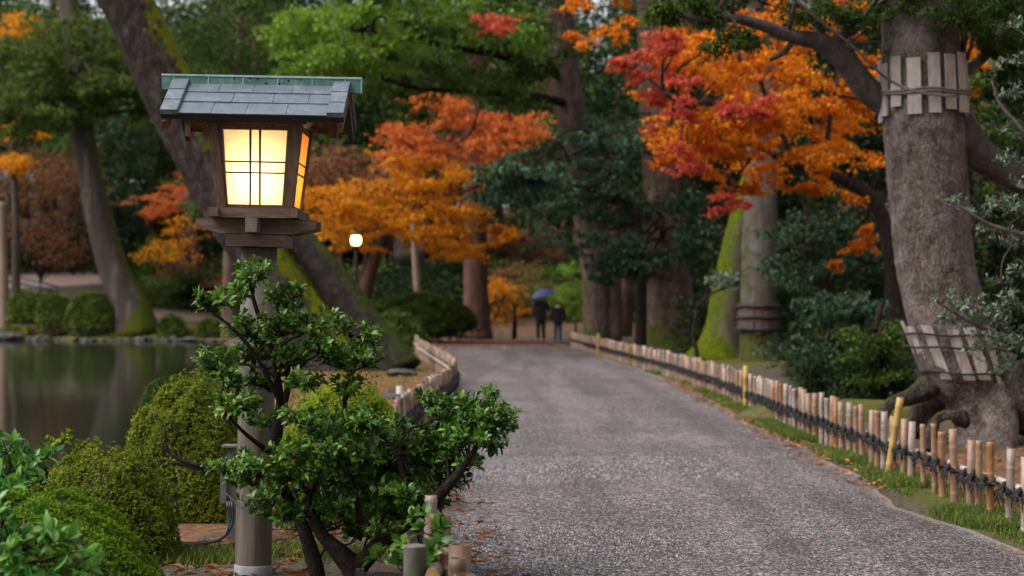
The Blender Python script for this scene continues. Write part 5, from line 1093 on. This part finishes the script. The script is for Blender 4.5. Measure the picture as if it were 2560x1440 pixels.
for k in range(8):
    a = k * math.pi / 4; m = MB(); m.tube([(math.cos(a) * q_[0] * .99, math.sin(a) * q_[0] * .99, q_[1] - .008) for q_ in rows], .004, 4); m.build('rib', M['black_paint'], um, False, True)
m = MB(); m.tube([(0, 0, .70), (0, 0, .76)], [.008, .004], 6); m.build('ferrule', M['black_paint'], um, False, True)

# ------------------------------------------------------------------ far bank of the pond
D = 82; ft = tree_root('curved_tree', 'tall curved trunk with mossy foot on the far pond bank under olive foliage', 330, D); b0 = pyof(float(H(-18.2, D)), D)
tr, a0, _b = trunk_obj(ft, [(150, -200, 22), (170, 0, 24), (185, 180, 26), (205, 330, 30), (228, 450, 32), (252, 560, 34), (280, 660, 38), (308, 730, 42), (330, 775, 48), (342, b0 + 6, 60)], D, M['far_bark'], .4, 24, .15, 6, 2, .06, .03, 22)
r = rng_(33); pads = fill(r, (60, 380, 60, 230), 40, (78, 85), (45, 90), (20, 40)) + fill(r, (0, 260, 220, 330), 22, (78, 84), (45, 80), (18, 32)) + fill(r, (-60, 160, 90, 300), 16, (78, 86), (45, 80), (20, 36)) + fill(r, (230, 420, 140, 330), 14, (80, 86), (40, 70), (18, 30))
add_crown(ft, pads, M['olive'], 300, .22, seed=34, flat=.4, sub=12, ssz=.16, wr=.5); limbs(ft, r, np.array([P(x_, y_, D) for x_, y_ in [(170, 0), (180, 100), (190, 200), (205, 300)]]), pads, M['far_bark'], .10, .03, 3)
def thin_tree(label, rows, D, mat, boxes=(), cmat=None, per=200, L=.16, seed=1, name='slender_tree', base=None, tm=LEAF_STAR):
    px = rows[-1][0]; root = tree_root(name, label, px, D); b0 = pyof(float(foot(px, D)[2]), D)
    t_, a_, b_ = trunk_obj(root, rows + [(px, b0 + 6, rows[-1][2] * 1.3)], D, mat, .35, 16, .1, 5, 0, .06, .03, seed)
    if boxes:
        r = rng_(seed); pads = []
        for (bx, n, dd, rx, ry) in boxes: pads += fill(r, bx, n, (D - dd, D + dd), rx, ry)
        add_crown(root, pads, cmat, per, L, seed=seed + 1, tmpl=tm, wr=.65, flat=.7); limbs(root, r, a_[:max(3, len(a_) // 2)], pads, mat, .05, .012, 3, .08)
    return root
thin_tree('loose mid-green pine between the leaning tree and the lantern roof', [(610, -60, 10), (600, 120, 12), (590, 300, 14), (580, 500, 16), (575, 700, 18)], 74, M['brown_bark'], [((430, 700, -40, 120), 26, 4, (50, 100), (16, 34)), ((470, 720, 100, 330), 26, 4, (50, 100), (16, 34)), ((440, 640, 330, 560), 14, 3, (40, 80), (14, 30))], M['midgreen'], 210, .16, 89, 'pine_tree', tm=LEAF_DIAMOND)
thin_tree('brown trunk with a second thin stem on the far bank, just left of the lantern', [(480, 480, 14), (472, 560, 17), (465, 640, 20), (458, 720, 23), (452, 760, 27)], 92, M['far_bark'], [((375, 510, 440, 540), 14, 2, (36, 60), (9, 18))], M['salmon'], 200, .17, 91)
thin_tree('thin reddish second stem beside the brown trunk on the far bank', [(470, 480, 8), (486, 600, 10), (492, 700, 11), (496, 760, 13)], 91, M['cedar_bark'], [((360, 480, 550, 640), 10, 2, (36, 60), (12, 22))], M['amber'], 120, .17, 93)
thin_tree('pale slim pole-like trunk cut by the left edge of the picture', [(4, 505, 11), (6, 560, 12), (8, 640, 12), (10, 760, 13)], 84.5, M['pole'])
thin_tree('small orange maple at the left edge on the far bank', [(30, 330, 5), (35, 450, 7), (40, 560, 9), (40, 700, 11)], 88, M['far_bark'], [((0, 60, 395, 430), 7, 1, (30, 50), (10, 16)), ((30, 95, 310, 350), 5, 1, (22, 36), (9, 14)), ((-10, 100, 40, 90), 9, 2, (30, 56), (12, 20))], M['amber'], 200, .17, 95)
thin_tree('slim grey trunk seen between the amber maple and the cedar', [(1030, 480, 7), (1033, 560, 8), (1040, 680, 9), (1046, 760, 10)], 70, M['pole'])
shrub('rust-brown withering shrub on the far bank at the left edge', 92, [((-20, 220, 380, 640), 40, 2.5, (50, 90), (24, 44))], M['rust'], 150, .20, 96, 100)
shrub('tall blue-green shrub between curved trunk and leaning tree on the far bank', 96, [((215, 360, 270, 640), 30, 2, (40, 70), (24, 44))], M['teal'], 260, .2, 97, 290)
shrub('dark green undergrowth around the black railing on the far bank', 101, [((-20, 420, 590, 715), 40, 2, (50, 80), (24, 40))], M['dark'], 260, .22, 98, 150)
shrub('olive brown shrub right of the curved trunk on the far bank', 94, [((350, 440, 600, 750), 14, 1.5, (36, 60), (20, 34))], M['olive'], 220, .2, 99, 400)
azalea('dark rounded bush leftmost of the clipped row on the far bank', 75, 738, 795, 52, 82.5, M['olive'], 41, 300, .8, .045, .04, flat=.12)
azalea('middle clipped bush of the row on the far bank', 135, 742, 805, 40, 82, M['olive'], 42, 300, .8, .045, .04, flat=.12)
azalea('largest clipped bush of the far bank row, left of the curved trunk', 225, 736, 815, 57, 81.7, M['olive'], 43, 300, .8, .045, .04, flat=.12)
azalea('small round mossy bush right of the curved trunk by the water', 430, 795, 840, 28, 80.8, M['olive'], 44, 300, .9, .045, .04, flat=.2)
azalea('small round bush between the mossy bush and the lantern post by the water', 525, 803, 850, 30, 79.5, M['olive'], 45, 300, .9, .045, .04, flat=.2)
def rock_mesh(seed):
    r = rng_(seed); V_ = []; n = 10
    for e in np.linspace(-1.2, 1.57, 6):
        for a in np.linspace(0, 6.283, n, endpoint=False):
            V_.append([math.cos(a) * math.cos(e), math.sin(a) * math.cos(e), math.sin(e)])
    V_ = np.array(V_); d = sum(.14 * np.sin(V_ @ r.normal(size=3) * 2.6 + r.uniform(0, 6)) for _ in range(5)); V_ = V_ * (1 + d)[:, None] * np.array([1, .8, .55])
    i_ = np.arange(5)[:, None] * n; j_ = np.arange(n)[None]; jj = (j_ + 1) % n
    return make_mesh('pond_rock', V_, [np.stack([i_ + j_, i_ + jj, i_ + n + jj, i_ + n + j_], -1).reshape(-1, 4)], M['stone'], False)
RK = [rock_mesh(500 + i) for i in range(5)]; r = rng_(40)
for k, px in enumerate(list(np.linspace(-10, 545, 26))):
    edge = 81.5 if px < 180 else (80.4 if px < 430 else 79.4); D = edge - .3 + r.uniform(-.5, .3); x_ = (px - 1280) / F * D
    o = new_obj('pond_rock', RK[k % 5]); s = r.uniform(.16, .34) * (1.9 if k in (0, 1, 2, 5) else 1); o.location = (x_, D, WATER_Z + s * .12); o.scale = (s, s * .9, s * r.uniform(.7, 1.1)); o.rotation_euler = (0, 0, r.uniform(0, 6))
    tag(o, 'mossy rock lying at the waterline of the far pond bank', 'rock', 'rocks along the far edge of the pond')
for k, (px, D, s, lab) in enumerate([(985, 24, .30, 'flat dark stepping stone behind the gate stub, nearer the leaning tree'), (1000, 20, .26, 'flat grey stone among fallen leaves beside the bamboo uprights'), (1005, 32, .3, 'dark stone at the foot of the leaning tree beside the fence')]):
    o = new_obj('garden_stone', RK[k]); x_ = (px - 1280) / F * D; o.location = (x_, D, float(H(x_, D)) + .03); o.scale = (s, s, s * .5); tag(o, lab, 'rock')
r = rng_(45); bp = [[], [], []]
for q in range(150):
    px = r.uniform(-20, 600); D = (82.5 if px < 180 else 81.4 if px < 430 else 80.2) + r.uniform(-1.0, 3.5); x_ = (px - 1280) / F * D; z_ = float(H(x_, D)); bp[int(r.choice(3, p=[.45, .25, .3]))].append((np.array([x_, D, z_ + r.uniform(.0, .14)]), np.array([r.uniform(.3, .7), .5, r.uniform(.08, .22)])))
for k_, (mk, nm) in enumerate((('azalea_moss', 'bank_moss_plants'), ('dark', 'bank_undergrowth'), ('rust', 'bank_fallen_leaves'))):
    tag(new_obj(nm, crown_mesh(nm, bp[k_], M[mk], 160, .07, seed=46 + k_)), kind='stuff')
# railing
b = thing('railing', 'low black two-rail railing beside the sandy path on the far bank', 'railing', foot(70, 93)); e = ORG[b.name]
for k, (px, D) in enumerate([(138, 91), (-20, 95)]):
    x_ = (px - 1280) / F * D; z_ = float(H(x_, D)); m = MB(); m.tube([(x_, D, z_ - .1), (x_, D, z_ + 1.05)], .05, 8); m.build('upright', M['black_paint'], b, True, True)
xa, xb = (146 - 1280) / F * 91, (-40 - 1280) / F * 95.3
for dz in (1.0, .66, .74): m = MB(); m.tube([(xa, 91 + (.12 if dz == .74 else -.06), float(H(xa, 91)) + dz), (xb, 95.3, float(H(xb, 95.3)) + dz)], .05, 8); m.build('rail', M['black_paint'], b, True, True)
# bamboo fence piece on the far bank
r = rng_(41); b = thing('bamboo_fence', 'short stretch of pale bamboo fence on the far bank left of the lantern post', 'fence', foot(470, 86)); e = ORG[b.name]
for q in range(42):
    D = 86.5 - q * .06; px = 392 + q * 4.0; x_ = (px - 1280) / F * D; z_ = float(H(x_, D)); o = new_obj('bamboo_picket', PICK[q % 7], b); o.location = (x_ - e[0], D - e[1], z_ - e[2] + .02); o.rotation_euler = (0, 0, r.uniform(0, 6)); o.scale = (1, 1, r.uniform(1.0, 1.1))
m = MB(); m.tube([((392 + q * 4 - 1280) / F * (86.5 - q * .06), 86.4 - q * .06, float(H((392 + q * 4 - 1280) / F * (86.5 - q * .06), 86.5 - q * .06)) + .26) for q in range(0, 42, 6)], .03, 6); m.build('rail', M['rope'], b, True, True)

# ------------------------------------------------------------------ the wood behind: instances of a few trees
def proto_tree(seed, kind, mat, bark):
    r = rng_(seed); m = MB(); pads = []
    if kind == 'conifer':
        Ht = r.uniform(22, 26); m.tube([(0, 0, -.5), (.1, 0, Ht * .4), (0, .1, Ht)], [.45, .3, .05], 10, True, None, .04, seed)
        for z in np.arange(2.5, Ht, .85):
            R = 3.6 * (1 - z / Ht) ** .7 * (.6 + .4 * min(1, z / 6)) + .4; n = 6
            for q in range(n):
                a = q / n * 6.283 + r.uniform(0, 6); d = R * r.uniform(.45, .9); pads.append((np.array([math.cos(a) * d, math.sin(a) * d, z - d * .25]), np.array([R * .40, R * .40, .42])))
        per, L, fl = 60, .30, .6
    else:
        Ht = r.uniform(15, 19); m.tube([(0, 0, -.5), (.4, .2, Ht * .3), (.2, .5, Ht * .75)], [.42, .32, .08], 10, True, None, .05, seed)
        for q in range(110):
            u = unit(r.normal(size=3)); u[2] = abs(u[2]) * 1.0 - .25; d = r.uniform(.55, 1.0); c = u * d * np.array([5.2, 5.2, Ht * .55]) + np.array([0, 0, Ht * .45])
            if c[2] < 1.5: continue
            pads.append((c, np.array([1.5, 1.5, .65]) * r.uniform(.7, 1.2)))
        for q in range(8):
            c = pads[q * 9][0]; a_, b_ = limb_to(r, (.3, .3, Ht * r.uniform(.2, .5)), c, .14, .03, .1, .6); m.tube(a_, b_, 6)
        per, L, fl = 85, .28, .6
    V_, f_ = m.arrays(); return make_mesh('trunk', V_, f_, bark, True), crown_mesh('crown', pads, mat, per, L, .5, LEAF_DIAMOND, fl, seed + 1, 6, .4)
PROTO = {'dark cedar': proto_tree(601, 'conifer', M['dark'], M['cedar_bark']), 'green conifer': proto_tree(602, 'conifer', M['midgreen'], M['cedar_bark']), 'dark broadleaf': proto_tree(603, 'broad', M['dark'], M['brown_bark']),
         'green broadleaf': proto_tree(604, 'broad', M['green'], M['brown_bark']), 'olive broadleaf': proto_tree(605, 'broad', M['midgreen'], M['brown_bark']), 'rusty broadleaf': proto_tree(606, 'broad', M['rust'], M['brown_bark'])}
LAB = {'dark cedar': ('wood_cedar', 'tall dark cedar in the dim wood behind the garden', 'tall dark cedars of the background wood'), 'green conifer': ('wood_conifer', 'tall mid-green conifer in the wood behind the garden', 'mid-green conifers of the background wood'), 'dark broadleaf': ('wood_tree', 'dark round-crowned broadleaf tree in the wood behind the garden', 'dark broadleaf trees of the background wood'),
       'green broadleaf': ('wood_tree', 'fresh green round-crowned tree in the wood behind the garden', 'fresh green trees of the background wood'), 'olive broadleaf': ('wood_tree', 'olive-green round-crowned tree in the wood behind the garden', 'olive-green trees of the background wood'), 'rusty broadleaf': ('wood_tree', 'rust-brown autumn tree in the wood behind the garden', 'rust-brown trees of the background wood')}
def plant_wood(kind, X, Y, s, rot):
    nm, lab, grp = LAB[kind]; root = thing(nm, lab, 'tree', (X, Y, float(H(X, Y))), grp, (0, 0, rot)); root.scale = (s, s, s)
    for part_, me in zip(('trunk', 'crown'), PROTO[kind]):
        o = new_obj(part_, me, root)
        if part_ == 'crown': tag(o, kind='stuff')
r = rng_(50)
for row, (Y, dx) in enumerate([(100, 6.5), (112, 6.5), (126, 8), (145, 9), (170, 11)]):
    W_ = Y * .34 + 5
    for X in np.arange(-W_, W_, dx):
        X = X + r.uniform(-2, 2); Y_ = Y + r.uniform(-4, 4); px = 1280 + X / Y_ * F
        if 1215 < px < 1440 and Y_ < 135: continue
        kinds = ['dark cedar', 'dark broadleaf', 'green conifer', 'olive broadleaf'] if px > 1400 else (['green broadleaf', 'olive broadleaf', 'green conifer', 'dark broadleaf'] if px < 900 else ['olive broadleaf', 'dark broadleaf', 'green conifer', 'rusty broadleaf'])
        w = [.36, .30, .16, .18] if px > 1400 else [.26, .3, .24, .2]
        k = kinds[int(r.choice(4, p=w))]; plant_wood(k, X, Y_, r.uniform(.75, 1.1) * (1.45 if Y > 140 else 1.0), r.uniform(0, 6.28))
for (px, D, s, k) in [(520, 108, 1.1, 'olive broadleaf'), (640, 100, 1.15, 'green conifer'), (760, 104, 1.2, 'olive broadleaf'), (420, 118, 1.15, 'dark broadleaf'), (300, 112, 1.1, 'olive broadleaf'), (560, 130, 1.3, 'green conifer'), (700, 135, 1.35, 'dark broadleaf'), (840, 112, 1.2, 'dark broadleaf'), (960, 100, 1.15, 'olive broadleaf'), (1080, 110, 1.2, 'green conifer'), (1300, 130, 1.3, 'olive broadleaf'), (1380, 140, 1.4, 'dark broadleaf'), (180, 125, 1.2, 'dark broadleaf'), (60, 120, 1.2, 'olive broadleaf')]:
    plant_wood(k, (px - 1280) / F * D, D, s, r.uniform(0, 6))
# shadowy evergreens among the right-hand trees
for (px, D, s, k) in [(1560, 68, .8, 'dark broadleaf'), (1700, 62, .85, 'dark broadleaf'), (1850, 56, .8, 'dark cedar'), (2000, 52, .8, 'dark broadleaf'), (2150, 60, .8, 'dark broadleaf'), (2330, 46, .8, 'dark broadleaf'), (2560, 50, .8, 'dark broadleaf'), (1780, 80, .9, 'dark cedar'), (1950, 85, .9, 'dark cedar'), (2250, 82, .9, 'dark broadleaf'), (1640, 90, .9, 'dark cedar'), (2450, 75, .8, 'dark cedar'), (1500, 84, .8, 'olive broadleaf'), (2700, 42, .8, 'dark broadleaf')]:
    plant_wood(k, (px - 1280) / F * D, D, s, r.uniform(0, 6))
r = rng_(52)  # unseen trees added behind and beside the camera to cut low sky light
for (X, Y, s, k) in [(-11, -9, .9, 'dark broadleaf'), (-4, -15, 1.0, 'olive broadleaf'), (4, -13, .95, 'dark broadleaf'), (11, -7, .9, 'dark broadleaf'), (14, 3, .85, 'dark broadleaf'), (13, 12, .8, 'dark broadleaf'), (-19, -3, 1.0, 'olive broadleaf'), (15, 22, .85, 'dark broadleaf'), (12, -18, 1.0, 'dark cedar'), (-13, -20, 1.1, 'dark cedar')]:
    nm, lab, grp = LAB[k]; root = thing(nm, 'large ' + k.split()[0] + ' tree added unseen round the viewpoint to block sky light', 'tree', (X, Y, float(H(X, Y))), 'unseen trees added to block sky light', (0, 0, r.uniform(0, 6))); root.scale = (s, s, s)
    for part_, me in zip(('trunk', 'crown'), PROTO[k]): tag(new_obj(part_, me, root), kind='stuff' if part_ == 'crown' else None)
# low shrubs along the edge of the wood
for (px, D, s, k) in [(120, 112, .8, 'dark broadleaf'), (250, 108, .8, 'olive broadleaf'), (380, 106, .75, 'dark broadleaf'), (480, 110, .8, 'olive broadleaf'), (20, 108, .8, 'dark broadleaf'), (590, 106, .8, 'dark broadleaf'), (680, 104, .8, 'olive broadleaf'), (770, 98, .75, 'dark broadleaf')]: plant_wood(k, (px - 1280) / F * D, D, s, r.uniform(0, 6))
SHR = []
for i_, mk in enumerate(('dark', 'midgreen', 'rust', 'olive')):
    rr_ = rng_(700 + i_); pads = [(np.array([rr_.uniform(-1.5, 1.5), rr_.uniform(-1, 1), rr_.uniform(.2, 1.7)]), np.array([.8, .7, .38]) * rr_.uniform(.7, 1.2)) for _ in range(34)]
    SHR.append(crown_mesh('foliage', pads, M[mk], 110, .17, .5, LEAF_DIAMOND, .6, 710 + i_, 6, .4))
SL = ['dark low shrub at the edge of the background wood', 'mid-green low shrub at the edge of the background wood', 'rust-coloured low shrub at the edge of the background wood', 'olive low shrub at the edge of the background wood']
def low_shrub(k, X, Y, s, where='at the edge of the background wood'):
    lab = SL[k].replace('at the edge of the background wood', where)
    root = thing('low_shrub', lab, 'shrub', (X, Y, float(H(X, Y)) - .05), lab.replace(' shrub', ' shrubs'), (0, 0, r.uniform(0, 6))); root.scale = (s, s, s); tag(new_obj('foliage', SHR[k], root), kind='stuff')
for X in np.arange(-26, 30, 2.6):
    for Y, ks in ((74 if X > -8 else 105, (0, 0, 1, 2)), (90 if X > -8 else 111, (0, 0, 3, 1))):
        Y_ = Y + r.uniform(-3, 3); px = 1280 + X / Y_ * F
        if 1215 < px < 1445:
            if r.random() < .55: continue
            low_shrub(2 if r.random() < .75 else 3, X + r.uniform(-1, 1), Y_ + 6, r.uniform(.5, .9)); continue
        low_shrub(int(r.choice(ks)), X + r.uniform(-1, 1), Y_, r.uniform(.8, 1.5))
for X in np.arange(4.5, 26, 2.2):
    for Y in (44, 52, 60):
      if X / 50 * F + 1280 > 1790: low_shrub(0, X * Y / 50 + r.uniform(-1, 1), Y + r.uniform(-3, 3), r.uniform(.7, 1.2), 'in the shade under the right-hand trees')
for q in range(46):
    Y = r.uniform(17, 46); X = r.uniform(3.7, 4.6 + Y * .14); px = 1280 + X / Y * F
    if Y < 26 or px > 2010: low_shrub(int(r.choice([0, 0, 1])), X, Y, r.uniform(.18, .36), 'on the ground behind the right-hand bamboo fence')
for q in range(26):
    Y = r.uniform(78, 104); px = r.uniform(1200, 1450); low_shrub(int(r.choice([2, 2, 3, 0])), (px - 1280) / F * Y, Y, r.uniform(.5, 1.0), 'on the slope above the two walkers')
for (px, D, s, k) in [(1250, 108, .75, 'dark broadleaf'), (1330, 122, .8, 'rusty broadleaf'), (1420, 112, .8, 'dark broadleaf'), (1190, 96, .8, 'dark broadleaf'), (1110, 92, .7, 'dark broadleaf'), (1290, 140, 1.0, 'dark cedar')]: plant_wood(k, (px - 1280) / F * D, D, s, r.uniform(0, 6))
for q in range(20):
    Y = r.uniform(70, 84); px = r.uniform(880, 1130); low_shrub(int(r.choice([0, 0, 0, 1])), (px - 1280) / F * Y, Y, r.uniform(.7, 1.3), 'behind the clipped hedge dome and the cedar')
for q in range(26):
    Y = r.uniform(89, 99); px = r.uniform(290, 900); low_shrub(int(r.choice([0, 0, 1, 2])), (px - 1280) / F * Y, Y, r.uniform(.7, 1.3), 'on the far side of the pond behind the leaning tree')
# rust slope: small bronze shrubs above the walkers
rs_ = rng_(51)
shrub('bronze-leaved low maples on the slope above the walkers', 100, [((1225, 1450, 620, 740), 24, 6, (40, 80), (10, 22)), ((1240, 1420, 560, 640), 10, 6, (40, 80), (10, 20))], M['rust'], 170, .2, 102, 1330, None, .75, 'bronze_shrub')
shrub('golden shrub just behind the cedar trunk, left of the walkers', 78, [((1225, 1310, 700, 820), 14, 1.5, (24, 46), (10, 20))], M['amber'], 120, .14, 103, 1260)
shrub('fresh green bush right of the umbrella', 74, [((1400, 1480, 690, 800), 14, 1, (26, 46), (10, 18)), ((1380, 1450, 640, 690), 3, 1, (20, 30), (8, 12))], M['green'], 160, .13, 104, 1440)
o = foot(1285, 66); m = MB(); m.tube([o + np.array([0, 0, -.1]), o + np.array([.03, 0, .7]), o + np.array([0, .02, 1.35])], [.11, .085, .06], 8); tag(m.build('tree_stake', M['twig'], None, False, True), 'dark short post standing left of the walkers', 'post')

# ------------------------------------------------------------------ ground cover: grass, litter, gravel stones
def blades(name, pts, h, mat, seed, per=1):
    r = rng_(seed); p = np.repeat(pts, per, 0) + np.c_[r.normal(size=(len(pts) * per, 2)) * .035, np.zeros(len(pts) * per)]
    d = np.c_[r.normal(size=(len(p), 2)) * .45, np.ones(len(p))]; L = h * r.uniform(.5, 1.3, len(p)); V_, f_ = leaf_arrays((np.array([(0, -.5, 0), (.55, -.35, .03), (1, 0, .22), (0, .5, 0), (.55, .35, .03)]), np.array([(0, 1, 4), (0, 4, 3), (1, 2, 4)])), p, frames(d, r.normal(size=(len(p), 3))), L, .007 + 0 * L)
    tag(new_obj(name, make_mesh(name, V_, [f_], mat, False)), kind='stuff')
r = rng_(60)
yy = 8 + r.random(14000) ** 1.5 * 26; xx = np.interp(yy, RF[:, 1], RF[:, 0]) + r.normal(size=14000) * .11 - .10
kk = (vnoise(xx, yy, 2.2, 61) + .25 * (yy < 14) > .30) & (xx > np.interp(yy, RIGHT[:, 1], RIGHT[:, 0]) + .02); pts = np.c_[xx, yy, H(xx, yy)][kk]
blades('grass', pts, .07, M['grass'], 62, 6)
yy = r.uniform(8.2, 13, 2600); xx = r.uniform(3.05, 5.5, 2600); kk = vnoise(xx, yy, 2.0, 63) > .1; blades('moss_grass', np.c_[xx, yy, H(xx, yy)][kk], .05, M['grass'], 64, 4)
yy = 7.8 + r.random(5200) ** 1.3 * 9; xx = r.uniform(2.5, 3.15, 5200); kk = (vnoise(xx, yy, 2.6, 74) > .35) & (xx > np.interp(yy, RIGHT[:, 1], RIGHT[:, 0]) + .12); blades('verge_grass', np.c_[xx, yy, H(xx, yy)][kk], .035, M['grass'], 75, 4)
c_ = [(-1.55, 8.95, .16), (-1.75, 8.8, .12), (-1.38, 8.9, .12), (-1.9, 8.15, .09), (-1.80, 7.95, .08), (-.98, 8.9, .14), (-.8, 9.0, .12), (-1.15, 9.1, .12), (-1.62, 8.7, .10)]
pts = np.concatenate([np.c_[cx + r.normal(size=130) * s, cy + r.normal(size=130) * s * .7, np.zeros(130)] for cx, cy, s in c_]); pts[:, 2] = H(pts[:, 0], pts[:, 1]); blades('lawn_tufts', pts, .065, M['grass'], 65, 3)
def flat_bits(name, xy, z, L, wr, mat, seed, tm=LEAF_STAR):
    r = rng_(seed); n = len(xy); p = np.c_[xy, z]; nn = np.c_[r.normal(size=(n, 2)) * .25, np.ones(n)]; d = np.c_[r.normal(size=(n, 2)), r.normal(size=n) * .1]; s = L * r.uniform(.6, 1.3, n)
    V_, f_ = leaf_arrays(tm, p, frames(d, nn), s, s * wr); tag(new_obj(name, make_mesh(name, V_, [f_], mat, False)), kind='stuff')
def onpath(x, y): return .018
# pine needles and leaves on the path, thick along its left edge
yy = r.uniform(5.5, 13, 650); e_ = np.interp(yy, LEFT[:, 1], LEFT[:, 0]); xx = e_ + np.abs(r.normal(size=650)) * .30; flat_bits('fallen_needles', np.c_[xx, yy], np.full(650, .024), .075, .012, M['litter'], 66, LEAF_DIAMOND)
yy = r.uniform(6, 40, 520); xx = np.interp(yy, LEFT[:, 1], LEFT[:, 0]) + r.random(520) ** 1.3 * 3.3; kk = xx < np.interp(yy, RIGHT[:, 1], RIGHT[:, 0]); flat_bits('path_leaves', np.c_[xx, yy][kk], np.full(kk.sum(), .024), .032, .6, M['litter'], 67)
yy = r.uniform(12, 30, 900); xx = np.interp(yy, RIGHT[:, 1], RIGHT[:, 0]) + r.normal(size=900) * .10 - .02; flat_bits('verge_leaves', np.c_[xx, yy], np.full(900, .028), .06, .7, M['litter'], 68)
yy = r.uniform(50, 66, 1500); xx = r.uniform(-5, 1.6, 1500); flat_bits('far_path_leaves', np.c_[xx, yy], np.full(1500, .03), .09, .8, M['litter'], 69)
yy = r.uniform(7.6, 10.6, 1400); xx = r.uniform(-2.6, -.95, 1400); kk = vnoise(xx, yy, 2.4, 70) > -.1; flat_bits('bank_needles', np.c_[xx, yy][kk], H(xx, yy)[kk] + .012, .09, .022, M['litter'], 71, LEAF_DIAMOND)
yy = r.uniform(9, 22, 1600); xx = r.uniform(3.05, 5.5, 1600); flat_bits('leaves_under_trees', np.c_[xx, yy], H(xx, yy) + .02, .055, .7, M['litter'], 72)
yy = r.uniform(13, 34, 2600); xx = -1.1 - r.random(2600) * 2.4; flat_bits('leaves_by_pond', np.c_[xx, yy], H(xx, yy) + .02, .07, .7, M['litter'], 73)
LM = []
for q in range(3):
    V_, f_ = leaf_arrays(LEAF_OVAL, np.zeros((1, 3)), np.eye(3)[None], np.array([1.0]), np.array([.5 + .1 * q])); LM.append(make_mesh('fallen_leaf', V_, [f_], M['litter'], True))
for k, (px, py, lab) in enumerate([(2065, 1333, 'pale orange fallen leaf alone on the gravel at the right, the largest there'), (1950, 1284, 'dark curled leaf on the gravel below the leaning yellow stake'), (1500, 1275, 'tan curled leaf lying on the gravel in the middle of the path'), (1855, 1262, 'small brown leaf on the gravel just left of the dark curled one'), (2205, 1248, 'pale leaf on the dusty edge of the path by the yellow stake'), (2540, 1390, 'pale yellow leaf on the path edge at the lower right'), (1165, 1336, 'red leaf on the gravel beside the nearest bamboo pickets')]):
    D = CAMH * F / (py - HY); o = new_obj('fallen_leaf', LM[k % 3]); o.location = ((px - 1280) / F * D, D, .03); s = .055 if k in (0, 4) else .04; o.scale = (s, s, s); o.rotation_euler = (.2, .15, k * 1.1); tag(o, lab, 'leaf', 'single fallen leaves on the gravel')
# loose gravel stones on the nearest stretch
n = 42000; yy = 5.5 + r.random(n) ** 1.4 * 9; xx = np.interp(yy, LEFT[:, 1], LEFT[:, 0]) + r.random(n) * 2.55; s = r.uniform(.0035, .0085, n)
tet = (np.array([(1, 0, -.3), (0, 1, -.3), (-1, 0, -.3), (0, -1, -.3), (.1, .1, .75)]), np.array([(0, 1, 4), (1, 2, 4), (2, 3, 4), (3, 0, 4)]))
a = r.uniform(0, 6.28, n); R = frames(np.c_[np.cos(a), np.sin(a), r.normal(size=n) * .2], np.c_[r.normal(size=(n, 2)) * .3, np.ones(n)])
V_, f_ = leaf_arrays(tet, np.c_[xx, yy, np.full(n, .017)], R, s, s * r.uniform(.6, 1, n)); tag(new_obj('gravel', make_mesh('gravel', V_, [f_], M['gravel_stone'], False)), kind='stuff')
